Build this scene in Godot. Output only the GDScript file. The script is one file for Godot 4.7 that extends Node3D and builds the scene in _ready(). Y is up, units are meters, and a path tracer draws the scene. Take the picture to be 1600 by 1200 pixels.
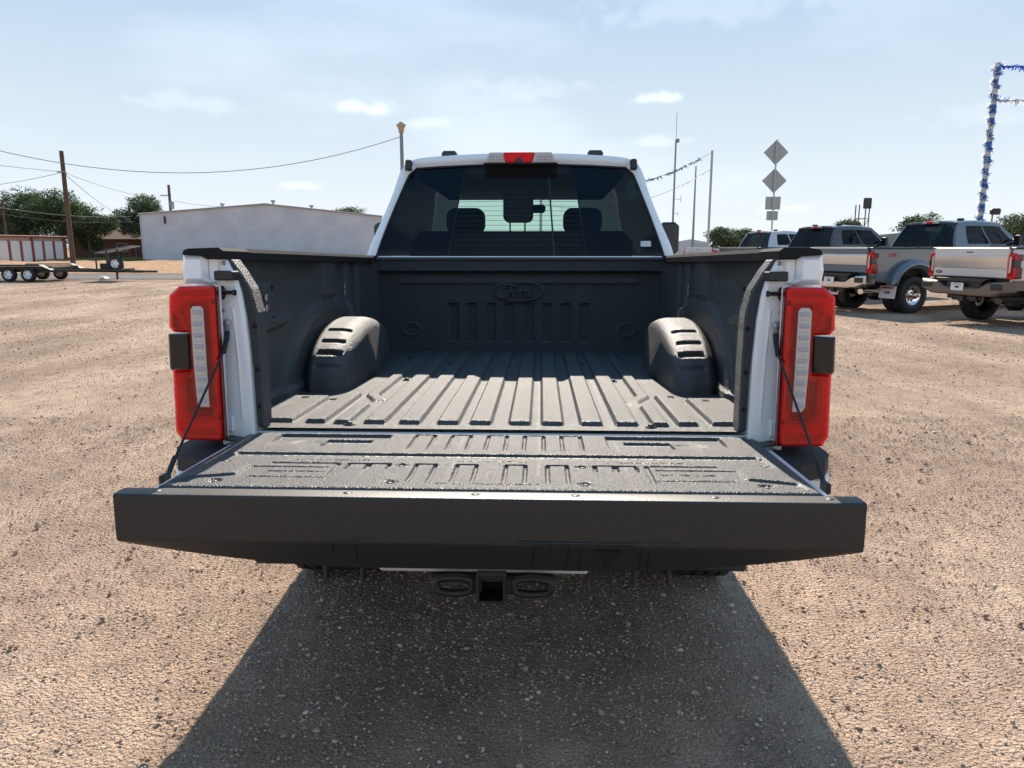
extends Node3D

# ---------------------------------------------------------------- helpers
var rng := RandomNumberGenerator.new()
var taken := {}
var M := {}


class MB:
	var st := SurfaceTool.new()

	func _init() -> void:
		st.begin(Mesh.PRIMITIVE_TRIANGLES)
		st.set_smooth_group(-1)

	func soft(on: bool) -> void:
		st.set_smooth_group(0 if on else -1)

	func tri(a: Vector3, b: Vector3, c: Vector3) -> void:  # counter-clockwise seen from outside
		st.add_vertex(a)
		st.add_vertex(c)
		st.add_vertex(b)

	func quad(a: Vector3, b: Vector3, c: Vector3, d: Vector3) -> void:
		tri(a, b, c)
		tri(a, c, d)

	func tri_out(a: Vector3, b: Vector3, c: Vector3, inside: Vector3) -> void:
		if (b - a).cross(c - a).dot(a - inside) >= 0.0:
			tri(a, b, c)
		else:
			tri(a, c, b)

	func quad_out(a: Vector3, b: Vector3, c: Vector3, d: Vector3, inside: Vector3) -> void:
		if (b - a).cross(c - a).dot(a - inside) + (c - a).cross(d - a).dot(a - inside) >= 0.0:
			quad(a, b, c, d)
		else:
			quad(a, d, c, b)

	# a box whose edges are chamfered by ch
	func box(c: Vector3, s: Vector3, ch := 0.0, bas := Basis.IDENTITY) -> void:
		var h := s * 0.5
		var e := minf(ch, minf(h.x, minf(h.y, h.z)) * 0.9)
		for ax in 3:
			var u := (ax + 1) % 3
			var v := (ax + 2) % 3
			for sg in [-1.0, 1.0]:
				var p := []
				for k in [[-1.0, -1.0], [1.0, -1.0], [1.0, 1.0], [-1.0, 1.0]]:
					var q := Vector3.ZERO
					q[ax] = sg * h[ax]
					q[u] = k[0] * (h[u] - e)
					q[v] = k[1] * (h[v] - e)
					p.append(c + bas * q)
				quad_out(p[0], p[1], p[2], p[3], c)
		if e <= 0.0:
			return
		for ax in 3:
			var u := (ax + 1) % 3
			var v := (ax + 2) % 3
			for su in [-1.0, 1.0]:
				for sv in [-1.0, 1.0]:
					var p := []
					for k in [[0, -1.0], [0, 1.0], [1, 1.0], [1, -1.0]]:
						var q := Vector3.ZERO
						q[ax] = k[1] * (h[ax] - e)
						q[u] = su * (h[u] - (e if k[0] == 0 else 0.0))
						q[v] = sv * (h[v] - (0.0 if k[0] == 0 else e))
						p.append(c + bas * q)
					quad_out(p[0], p[1], p[2], p[3], c)
		for sx in [-1.0, 1.0]:
			for sy in [-1.0, 1.0]:
				for sz in [-1.0, 1.0]:
					tri_out(c + bas * Vector3(sx * h.x, sy * (h.y - e), sz * (h.z - e)), c + bas * Vector3(sx * (h.x - e), sy * h.y, sz * (h.z - e)), c + bas * Vector3(sx * (h.x - e), sy * (h.y - e), sz * h.z), c)

	func span(a: Vector3, b: Vector3, ch := 0.0) -> void:  # box between two corners
		box((a + b) * 0.5, (b - a).abs(), ch)

	# a beam of rectangular section from a to b
	func beam(a: Vector3, b: Vector3, w: float, t: float, ch := 0.0) -> void:
		var d := (b - a).normalized()
		var side := d.cross(Vector3.UP)
		if side.length() < 0.01:
			side = Vector3.RIGHT
		side = side.normalized()
		box((a + b) * 0.5, Vector3(w, t, a.distance_to(b)), ch, Basis(side, d.cross(side) * -1.0, -d).orthonormalized())

	func tube(pts: Array, r: float, n := 8, r2 := -1.0) -> void:
		soft(true)
		var rings := []
		var up := Vector3.UP
		for i in pts.size():
			var a: Vector3 = pts[maxi(i - 1, 0)]
			var b: Vector3 = pts[mini(i + 1, pts.size() - 1)]
			var d := (b - a).normalized()
			if absf(d.dot(up)) > 0.95:
				up = Vector3.RIGHT if absf(d.x) < 0.9 else Vector3.BACK
			var s := d.cross(up).normalized()
			up = s.cross(d).normalized()
			var rr: float = r if r2 < 0.0 else lerpf(r, r2, float(i) / maxf(1.0, pts.size() - 1.0))
			var ring := []
			for k in n:
				var an := TAU * k / n
				ring.append(pts[i] + (s * cos(an) + up * sin(an)) * rr)
			rings.append(ring)
		for i in pts.size() - 1:
			for k in n:
				var k2 := (k + 1) % n
				quad_out(rings[i][k], rings[i][k2], rings[i + 1][k2], rings[i + 1][k], (pts[i] + pts[i + 1]) * 0.5)
		soft(false)
		for e in [0, pts.size() - 1]:
			var inside: Vector3 = pts[1] if e == 0 else pts[pts.size() - 2]
			for k in range(1, n - 1):
				tri_out(rings[e][0], rings[e][k], rings[e][k + 1], inside)

	# profile of Vector2(radius, height) turned round the y axis of xf
	func lathe(prof: Array, n: int, xf := Transform3D.IDENTITY, smooth := true) -> void:
		soft(smooth)
		for i in prof.size() - 1:
			var p: Vector2 = prof[i]
			var q: Vector2 = prof[i + 1]
			for k in n:
				var a0 := TAU * k / n
				var a1 := TAU * (k + 1) / n
				var A := xf * Vector3(cos(a0) * p.x, p.y, sin(a0) * p.x)
				var B := xf * Vector3(cos(a1) * p.x, p.y, sin(a1) * p.x)
				var C := xf * Vector3(cos(a1) * q.x, q.y, sin(a1) * q.x)
				var D := xf * Vector3(cos(a0) * q.x, q.y, sin(a0) * q.x)
				if p.x > 1e-5:
					tri(A, C, B)
				if q.x > 1e-5:
					tri(A, D, C)
		soft(false)

	# polygon (counter-clockwise in xf's x, y) from depth w0 to w1 along xf's z, with the w1 edge bevelled
	func prism(poly_in: Array, w0: float, w1: float, xf := Transform3D.IDENTITY, bev := 0.0) -> void:
		var poly := poly_in.duplicate()
		var area := 0.0
		for i in poly.size():
			var a: Vector2 = poly[i]
			var b: Vector2 = poly[(i + 1) % poly.size()]
			area += a.cross(b)
		if area < 0.0:
			poly.reverse()
		var flip := xf.basis.determinant() < 0.0
		var top := inset(poly, bev)
		var n := poly.size()
		var put := func(a: Vector3, b: Vector3, c: Vector3) -> void:
			if flip:
				tri(xf * a, xf * c, xf * b)
			else:
				tri(xf * a, xf * b, xf * c)
		var idx := Geometry2D.triangulate_polygon(PackedVector2Array(top))
		for i in range(0, idx.size(), 3):
			var a: Vector2 = top[idx[i]]
			var b: Vector2 = top[idx[i + 1]]
			var c: Vector2 = top[idx[i + 2]]
			if (b - a).cross(c - a) < 0.0:
				var t := b
				b = c
				c = t
			put.call(Vector3(a.x, a.y, w1), Vector3(b.x, b.y, w1), Vector3(c.x, c.y, w1))
		idx = Geometry2D.triangulate_polygon(PackedVector2Array(poly))
		for i in range(0, idx.size(), 3):
			var a: Vector2 = poly[idx[i]]
			var b: Vector2 = poly[idx[i + 1]]
			var c: Vector2 = poly[idx[i + 2]]
			if (b - a).cross(c - a) < 0.0:
				var t := b
				b = c
				c = t
			put.call(Vector3(a.x, a.y, w0), Vector3(c.x, c.y, w0), Vector3(b.x, b.y, w0))
		for i in n:
			var a: Vector2 = poly[i]
			var b: Vector2 = poly[(i + 1) % n]
			var wm := w1 - bev
			put.call(Vector3(a.x, a.y, w0), Vector3(b.x, b.y, w0), Vector3(b.x, b.y, wm))
			put.call(Vector3(a.x, a.y, w0), Vector3(b.x, b.y, wm), Vector3(a.x, a.y, wm))
			if bev > 0.0:
				var c: Vector2 = top[(i + 1) % n]
				var d: Vector2 = top[i]
				put.call(Vector3(a.x, a.y, wm), Vector3(b.x, b.y, wm), Vector3(c.x, c.y, w1))
				put.call(Vector3(a.x, a.y, wm), Vector3(c.x, c.y, w1), Vector3(d.x, d.y, w1))

	static func inset(poly: Array, d: float) -> Array:
		if d == 0.0:
			return poly
		var out := []
		var n := poly.size()
		for i in n:
			var a: Vector2 = poly[(i + n - 1) % n]
			var b: Vector2 = poly[i]
			var c: Vector2 = poly[(i + 1) % n]
			var n1 := (b - a).normalized().orthogonal() * -1.0
			var n2 := (c - b).normalized().orthogonal() * -1.0
			var m := n1 + n2
			var k := m.length_squared()
			out.append(b + (m * (2.0 * d / maxf(k, 0.6)) * 1.0 if k > 0.01 else n1 * d))
		return out

	func mesh() -> ArrayMesh:
		st.generate_normals()
		return st.commit()


# a smooth sheet f(u, v) of nu by nv cells; its outside is where du x dv points
func sheet(nu: int, nv: int, f: Callable, flip := false) -> ArrayMesh:
	var pos := PackedVector3Array()
	var nor := PackedVector3Array()
	var idx := PackedInt32Array()
	pos.resize((nu + 1) * (nv + 1))
	nor.resize(pos.size())
	for j in nv + 1:
		for i in nu + 1:
			pos[j * (nu + 1) + i] = f.call(float(i) / nu, float(j) / nv)
	for j in nv + 1:
		for i in nu + 1:
			var du := pos[j * (nu + 1) + mini(i + 1, nu)] - pos[j * (nu + 1) + maxi(i - 1, 0)]
			var dv := pos[mini(j + 1, nv) * (nu + 1) + i] - pos[maxi(j - 1, 0) * (nu + 1) + i]
			var n := du.cross(dv).normalized()
			nor[j * (nu + 1) + i] = -n if flip else n
	idx.resize(nu * nv * 6)
	var k := 0
	for j in nv:
		for i in nu:
			var a := j * (nu + 1) + i
			var b := a + 1
			var c := a + nu + 2
			var d := a + nu + 1
			var q := [a, b, c, a, c, d] if flip else [a, c, b, a, d, c]
			for t in 6:
				idx[k + t] = q[t]
			k += 6
	var arr := []
	arr.resize(Mesh.ARRAY_MAX)
	arr[Mesh.ARRAY_VERTEX] = pos
	arr[Mesh.ARRAY_NORMAL] = nor
	arr[Mesh.ARRAY_INDEX] = idx
	var m := ArrayMesh.new()
	m.add_surface_from_arrays(Mesh.PRIMITIVE_TRIANGLES, arr)
	return m


func numbered(called: String) -> String:
	if not taken.has(called):
		taken[called] = 0
		return called
	taken[called] += 1
	return "%s_%03d" % [called, taken[called]]


func tag(o: Node3D, label: String, category: String, group := "") -> Node3D:
	o.set_meta("label", label)
	o.set_meta("category", category)
	if group:
		o.set_meta("group", group)
	return o


func thing(called: String, label: String, category: String, at := Vector3.ZERO, turn := 0.0, group := "") -> Node3D:
	var o := Node3D.new()
	o.name = numbered(called)
	add_child(o)
	o.position = at
	o.rotation.y = turn
	tag(o, label, category, group)
	return o


# one named mesh: a part of parent, or a top-level object when there is no parent
func part(called: String, m: Variant, material: Material, parent: Node3D = null, label := "") -> MeshInstance3D:
	var o := MeshInstance3D.new()
	o.mesh = (m as MB).mesh() if m is MB else m
	o.material_override = material
	if parent:
		o.name = called
		parent.add_child(o, true)
	else:
		o.name = numbered(called)
		add_child(o)
	if label:
		o.set_meta("label", label)
	return o


func ground_part(called: String, m: Variant, material: Material) -> MeshInstance3D:
	var o := part(called, m, material)
	o.set_meta("kind", "structure")
	return o


func dup(src: Node3D, at: Vector3, turn: float, label: String) -> Node3D:
	var c: Node3D = src.duplicate()
	c.name = numbered(String(src.name).rstrip("_0123456789"))
	add_child(c)
	c.position = at
	c.rotation.y = turn
	c.set_meta("label", label)
	return c


func lin(r: float, g: float, b: float, a := 1.0) -> Color:
	var c := Color(r, g, b).linear_to_srgb()
	c.a = a
	return c


func mat(called: String, r: float, g: float, b: float, rough := 0.6, metal := 0.0, spec := 0.5) -> StandardMaterial3D:
	var m := StandardMaterial3D.new()
	m.resource_name = called
	m.albedo_color = lin(r, g, b)
	m.roughness = rough
	m.metallic = metal
	m.metallic_specular = spec
	M[called] = m
	return m


func glass(called: String, alpha: float, r := 0.0, g := 0.0, b := 0.0) -> StandardMaterial3D:
	var m := mat(called, r, g, b, 0.03)
	m.albedo_color.a = alpha
	m.transparency = BaseMaterial3D.TRANSPARENCY_ALPHA
	return m


func noise(seed_: int, freq: float, oct := 3, type := FastNoiseLite.TYPE_SIMPLEX_SMOOTH) -> FastNoiseLite:
	var n := FastNoiseLite.new()
	n.seed = seed_
	n.noise_type = type
	n.frequency = freq
	n.fractal_octaves = oct
	n.fractal_type = FastNoiseLite.FRACTAL_FBM if oct > 1 else FastNoiseLite.FRACTAL_NONE
	return n


func grey(n: FastNoiseLite, size: int) -> Image:
	var im := n.get_seamless_image(size, size)
	im.convert(Image.FORMAT_L8)
	return im


func normal_tex(im: Image, strength: float) -> ImageTexture:
	var c := im.duplicate() as Image
	c.convert(Image.FORMAT_RGBA8)
	c.bump_map_to_normal_map(strength)
	return ImageTexture.create_from_image(c)


# colours along t in 0..1 looked up in a grey image
func tinted(im: Image, lo: Color, hi: Color, power := 1.0) -> ImageTexture:
	var w := im.get_width()
	var h := im.get_height()
	var out := Image.create(w, h, false, Image.FORMAT_RGB8)
	for y in h:
		for x in w:
			out.set_pixel(x, y, lo.lerp(hi, pow(im.get_pixel(x, y).r, power)))
	return ImageTexture.create_from_image(out)


func triplanar(m: StandardMaterial3D, per_metre: float, world := false) -> void:
	m.uv1_triplanar = true
	m.uv1_world_triplanar = world
	m.uv1_scale = Vector3.ONE * per_metre


func box_step(a: float, lo: float, hi: float, w: float) -> float:  # 1 between lo and hi, falling to 0 over w outside
	return smoothstep(lo - w, lo, a) * (1.0 - smoothstep(hi, hi + w, a))


func pad(x: float, y: float, x0: float, x1: float, y0: float, y1: float, w: float) -> float:
	return box_step(x, x0, x1, w) * box_step(y, y0, y1, w)


func catmull(pts: Array, n: int) -> Array:  # points along a smooth curve through pts
	var out := []
	for i in pts.size() - 1:
		var a = pts[maxi(i - 1, 0)]
		var b = pts[i]
		var c = pts[i + 1]
		var d = pts[mini(i + 2, pts.size() - 1)]
		for k in n:
			out.append(b.cubic_interpolate(c, a, d, float(k) / n))
	out.append(pts[pts.size() - 1])
	return out


func mirror_x(poly: Array, s: float) -> Array:
	var out := []
	for p in poly:
		out.append(Vector2(p.x * s, p.y))
	return out


# hanging wire from a to b, its middle lowered by sag
func hang(a: Vector3, b: Vector3, sag: float, n := 24) -> Array:
	var out := []
	for i in n + 1:
		var t := float(i) / n
		out.append(a.lerp(b, t) - Vector3(0, sag * 4.0 * t * (1.0 - t), 0))
	return out


func lettering(text: String, height: float, depth: float, slant := 0.0, serif := false, bold := true) -> Mesh:
	var f := SystemFont.new()
	f.font_names = PackedStringArray(["Droid Serif" if serif else "Droid Sans"])
	f.font_weight = 700 if bold else 400
	var t := TextMesh.new()
	if slant != 0.0:
		var v := FontVariation.new()
		v.base_font = f
		v.variation_transform = Transform2D(Vector2(1, 0), Vector2(slant, 1), Vector2.ZERO)
		t.font = v
	else:
		t.font = f
	t.text = text
	t.font_size = 32
	t.pixel_size = height / 24.0
	t.depth = depth
	t.curve_step = 2.0
	return t


# the flowing script of the oval maker's emblem as raised strokes, half-width hw, drawn in the x, y plane
func script_strokes(hw: float, r: float) -> MB:
	var mb := MB.new()
	var k := hw
	var strokes := [
		[[-0.50, 0.17], [-0.56, 0.26], [-0.40, 0.30], [-0.12, 0.24], [0.0, 0.27]],
		[[-0.30, 0.24], [-0.36, 0.0], [-0.46, -0.20], [-0.58, -0.24], [-0.60, -0.14]],
		[[-0.46, 0.03], [-0.36, 0.01], [-0.22, 0.06]],
		[[-0.12, 0.06], [-0.23, 0.0], [-0.24, -0.14], [-0.14, -0.16], [-0.04, -0.06], [-0.06, 0.05], [-0.14, 0.06]],
		[[-0.06, 0.03], [0.05, 0.02], [0.09, 0.07], [0.06, -0.06], [0.03, -0.16]],
		[[0.08, 0.02], [0.16, 0.08], [0.21, 0.03]],
		[[0.38, 0.05], [0.28, 0.05], [0.23, -0.08], [0.29, -0.16], [0.38, -0.06]],
		[[0.54, 0.30], [0.46, 0.10], [0.38, -0.08], [0.42, -0.16], [0.54, -0.06]],
	]
	for s in strokes:
		var pts := []
		for p in s:
			pts.append(Vector3(p[0] * k, p[1] * k, 0))
		mb.tube(catmull(pts, 4), r, 6)
	return mb


func round_rect(c: Vector2, w: float, h: float, r: float) -> Array:
	var out := []
	for q in 4:
		var cc := c + Vector2((w * 0.5 - r) * (1 if q in [0, 3] else -1), (h * 0.5 - r) * (1 if q < 2 else -1))
		for k in 6:
			var a := PI / 2 * (q + k / 5.0)
			out.append(cc + Vector2(cos(a), sin(a)) * r)
	return out


func oval(hw: float, hh: float, n := 32) -> Array:
	var out := []
	for i in n:
		out.append(Vector2(cos(TAU * i / n) * hw, sin(TAU * i / n) * hh))
	return out


func oval_ring(hw: float, hh: float, r: float) -> MB:
	var mb := MB.new()
	var pts := []
	for i in 41:
		pts.append(Vector3(cos(TAU * i / 40) * hw, sin(TAU * i / 40) * hh, 0))
	mb.tube(pts, r, 6)
	return mb


func make_materials() -> void:
	# sprayed bed lining: black and pebbled
	var grain := grey(noise(3, 0.11, 2, FastNoiseLite.TYPE_CELLULAR), 512)
	var liner := mat("liner", 0.032, 0.033, 0.034, 0.50, 0.0, 0.74)
	liner.normal_enabled = true
	liner.normal_texture = normal_tex(grain, 9.0)
	liner.normal_scale = 1.7
	triplanar(liner, 4.2)
	var plain := mat("trim_black", 0.016, 0.0155, 0.015, 0.46, 0.0, 0.52)
	plain.normal_enabled = true
	plain.normal_texture = normal_tex(grey(noise(5, 0.09, 3), 512), 2.0)
	plain.normal_scale = 0.35
	triplanar(plain, 3.0)
	mat("rail_black", 0.018, 0.018, 0.019, 0.8, 0.0, 0.25)
	mat("rubber", 0.018, 0.018, 0.019, 0.75)
	mat("gloss_black", 0.012, 0.012, 0.013, 0.14)
	mat("void", 0.006, 0.006, 0.007, 0.9)
	for p in [["white_paint", 0.86, 0.86, 0.86], ["blue_paint", 0.085, 0.115, 0.15], ["dark_paint", 0.04, 0.043, 0.048], ["cream_paint", 0.62, 0.585, 0.55], ["silver_paint", 0.5, 0.52, 0.54]]:
		var m := mat(p[0], p[1], p[2], p[3], 0.32)
		m.clearcoat_enabled = true
		m.clearcoat = 0.8
		m.clearcoat_roughness = 0.06
	mat("chrome", 0.72, 0.72, 0.73, 0.09, 1.0)
	mat("steel", 0.42, 0.41, 0.40, 0.4, 1.0)
	mat("galvanised", 0.42, 0.43, 0.44, 0.5, 0.55)
	mat("red_lens", 0.66, 0.003, 0.006, 0.07, 0.0, 0.42)
	var rg := mat("red_glass", 1.0, 0.007, 0.030, 0.03, 0.0, 0.14)
	rg.albedo_color.a = 0.0
	rg.refraction_enabled = true
	rg.refraction_scale = 0.05
	mat("lamp_reflector", 0.80, 0.78, 0.76, 0.3)
	mat("lamp_bowl", 0.95, 0.95, 0.94, 0.35)
	mat("lamp_shade_grey", 0.30, 0.29, 0.28, 0.4)
	mat("bright_red_lens", 0.92, 0.008, 0.010, 0.2, 0.0, 0.3)
	mat("dark_red_lens", 0.16, 0.008, 0.010, 0.15)
	mat("deep_red_lens", 0.33, 0.006, 0.006, 0.12, 0.0, 0.3)
	mat("clear_lens", 0.60, 0.53, 0.47, 0.15)
	mat("lens_step", 0.40, 0.40, 0.46, 0.2)
	glass("slider_glass", 0.20, 0.0, 0.003, 0.002).metallic_specular = 0.28
	glass("privacy_glass", 0.96, 0.002, 0.003, 0.007).metallic_specular = 0.3
	glass("side_glass", 0.96, 0.004, 0.005, 0.008).metallic_specular = 0.3
	glass("clear_glass", 0.12, 0.05, 0.1, 0.08)
	var ws := mat("windshield_glass", 0.62, 0.9, 0.76, 0.02)
	ws.albedo_color.a = 0.0
	ws.refraction_enabled = true
	ws.refraction_scale = 0.05
	mat("interior", 0.012, 0.012, 0.014, 0.9)
	mat("plate_white", 0.7, 0.7, 0.7, 0.4)
	mat("plate_red", 0.5, 0.02, 0.03, 0.4)
	mat("badge_blue", 0.01, 0.025, 0.09, 0.25)
	mat("bolt", 0.08, 0.075, 0.07, 0.5, 0.6)
	mat("sticker", 0.6, 0.62, 0.66, 0.5)
	# far things
	var wood := mat("pole_wood", 1, 1, 1, 0.9)
	wood.albedo_texture = tinted(grey(noise(21, 0.02, 4), 256), lin(0.06, 0.035, 0.022), lin(0.17, 0.105, 0.07))
	triplanar(wood, 1.0)
	wood.uv1_scale = Vector3(4, 0.4, 4)
	mat("wire", 0.05, 0.05, 0.055, 0.7)
	mat("pole_metal", 0.26, 0.27, 0.27, 0.5, 0.4)
	var wall := mat("shed_wall", 1, 1, 1, 0.55)
	wall.albedo_texture = tinted(grey(noise(31, 0.012, 4), 256), lin(0.57, 0.565, 0.58), lin(0.70, 0.69, 0.70))
	triplanar(wall, 0.12)
	mat("shed_trim", 0.5, 0.5, 0.5, 0.5)
	mat("storage_wall", 0.45, 0.36, 0.30, 0.7)
	mat("storage_red", 0.26, 0.05, 0.04, 0.6)
	mat("door_white", 0.7, 0.7, 0.68, 0.6)
	var brick := mat("house_brick", 1, 1, 1, 0.9)
	brick.albedo_texture = tinted(grey(noise(41, 0.2, 2), 256), lin(0.13, 0.06, 0.045), lin(0.22, 0.11, 0.08))
	triplanar(brick, 1.0)
	mat("roof_brown", 0.20, 0.115, 0.075, 0.9)
	mat("trailer_black", 0.02, 0.02, 0.021, 0.5)
	mat("deck_wood", 0.10, 0.07, 0.05, 0.85)
	mat("rim_white", 0.85, 0.85, 0.85, 0.4)
	mat("solar", 0.1, 0.12, 0.16, 0.25)
	mat("sign_back", 0.40, 0.39, 0.36, 0.55, 0.35)
	mat("tan_paint", 0.5, 0.37, 0.24, 0.6)
	mat("green_metal", 0.22, 0.27, 0.24, 0.6)
	mat("pale_metal", 0.5, 0.52, 0.52, 0.5)
	mat("bark", 0.09, 0.065, 0.05, 0.9)
	for p in [["tinsel_blue", 0.02, 0.16, 0.55], ["tinsel_white", 0.75, 0.74, 0.7], ["tinsel_teal", 0.03, 0.14, 0.2]]:
		var t := mat(p[0], p[1], p[2], p[3], 0.35)
		t.backlight_enabled = true
		t.backlight = lin(p[1], p[2], p[3])
	for p in [["leaf_dark", 0.085, 0.120, 0.052], ["leaf_mid", 0.09, 0.12, 0.055], ["leaf_pale", 0.10, 0.115, 0.06]]:
		var l := mat(p[0], 1, 1, 1, 0.7)
		l.albedo_color = lin(p[1], p[2], p[3])
		l.vertex_color_use_as_albedo = true
		l.backlight_enabled = true
		l.backlight = lin(p[1] * 1.6, p[2] * 2.0, p[3] * 1.0)
	# ground: pale caliche grit
	var size := 1024
	var cells := noise(51, 0.12, 1, FastNoiseLite.TYPE_CELLULAR)
	cells.cellular_return_type = FastNoiseLite.RETURN_CELL_VALUE
	var cv := grey(cells, size)
	var cells_d := noise(51, 0.12, 1, FastNoiseLite.TYPE_CELLULAR)
	cells_d.cellular_return_type = FastNoiseLite.RETURN_DISTANCE
	var cd := grey(cells_d, size)
	var fine := grey(noise(52, 0.22, 3), size)
	var broad := grey(noise(53, 0.006, 4), size)
	var col := Image.create(size, size, false, Image.FORMAT_RGB8)
	var hgt := Image.create(size, size, false, Image.FORMAT_L8)
	for y in size:
		for x in size:
			var c := cv.get_pixel(x, y).r
			var d := cd.get_pixel(x, y).r
			var f := fine.get_pixel(x, y).r
			var b := broad.get_pixel(x, y).r
			var stone := clampf((0.62 - d) * 2.2, 0.0, 1.0) * (1.0 if c > 0.45 else 0.35)
			var t := 0.62 + (f - 0.5) * 0.8 + (b - 0.5) * 0.30 + stone * (c - 0.60) * 0.55
			var px := lin(0.205, 0.145, 0.105).lerp(lin(0.80, 0.605, 0.450), clampf(t, 0.0, 1.0))
			col.set_pixel(x, y, px)
			hgt.set_pixel(x, y, Color.from_hsv(0, 0, clampf(0.3 + stone * 0.45 + (f - 0.5) * 0.5 + (b - 0.5) * 0.3, 0.0, 1.0)))
	var ground := mat("ground", 1, 1, 1, 0.95, 0.0, 0.25)
	ground.albedo_texture = ImageTexture.create_from_image(col)
	ground.normal_enabled = true
	ground.normal_texture = normal_tex(hgt, 8.0)
	triplanar(ground, 0.55, true)
	ground.detail_enabled = true
	ground.detail_blend_mode = BaseMaterial3D.BLEND_MODE_MUL
	ground.detail_albedo = tinted(grey(noise(54, 0.008, 5), 512), Color(0.72, 0.70, 0.69), Color(1.0, 1.0, 1.0))
	ground.detail_uv_layer = BaseMaterial3D.DETAIL_UV_2
	ground.uv2_triplanar = true
	ground.uv2_world_triplanar = true
	ground.uv2_scale = Vector3(0.13, 0.06, 0.04)
	var dirt := mat("dirt", 1, 1, 1, 0.95, 0.0, 0.2)
	dirt.albedo_texture = tinted(grey(noise(61, 0.03, 5), 512), lin(0.22, 0.125, 0.07), lin(0.52, 0.34, 0.21))
	triplanar(dirt, 0.15, true)
	var road := mat("asphalt", 1, 1, 1, 0.85, 0.0, 0.3)
	road.albedo_texture = tinted(grey(noise(62, 0.05, 4), 512), lin(0.075, 0.073, 0.072), lin(0.14, 0.135, 0.13))
	triplanar(road, 0.3, true)
	mat("grass", 0.09, 0.115, 0.04, 0.9)
	var st := mat("stone", 1, 1, 1, 0.9, 0.0, 0.25)
	st.vertex_color_use_as_albedo = true


# ---------------------------------------------------------------- shared vehicle pieces
const LAMP := [[0.862, 1.432], [0.974, 1.430], [1.007, 1.402], [1.013, 1.305], [1.000, 1.290], [0.955, 1.288], [0.958, 1.172], [1.012, 1.170], [1.016, 0.975], [1.000, 0.948], [0.866, 0.946]]
const LAMP_BODY := [[0.902, 1.430], [0.974, 1.428], [1.005, 1.400], [1.011, 1.305], [0.998, 1.292], [0.957, 1.290], [0.960, 1.170], [1.010, 1.168], [1.014, 0.977], [0.998, 0.950], [0.902, 0.948]]


func v2(list: Array, s := 1.0) -> Array:
	var out := []
	for p in list:
		out.append(Vector2(p[0] * s, p[1]))
	return out


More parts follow.
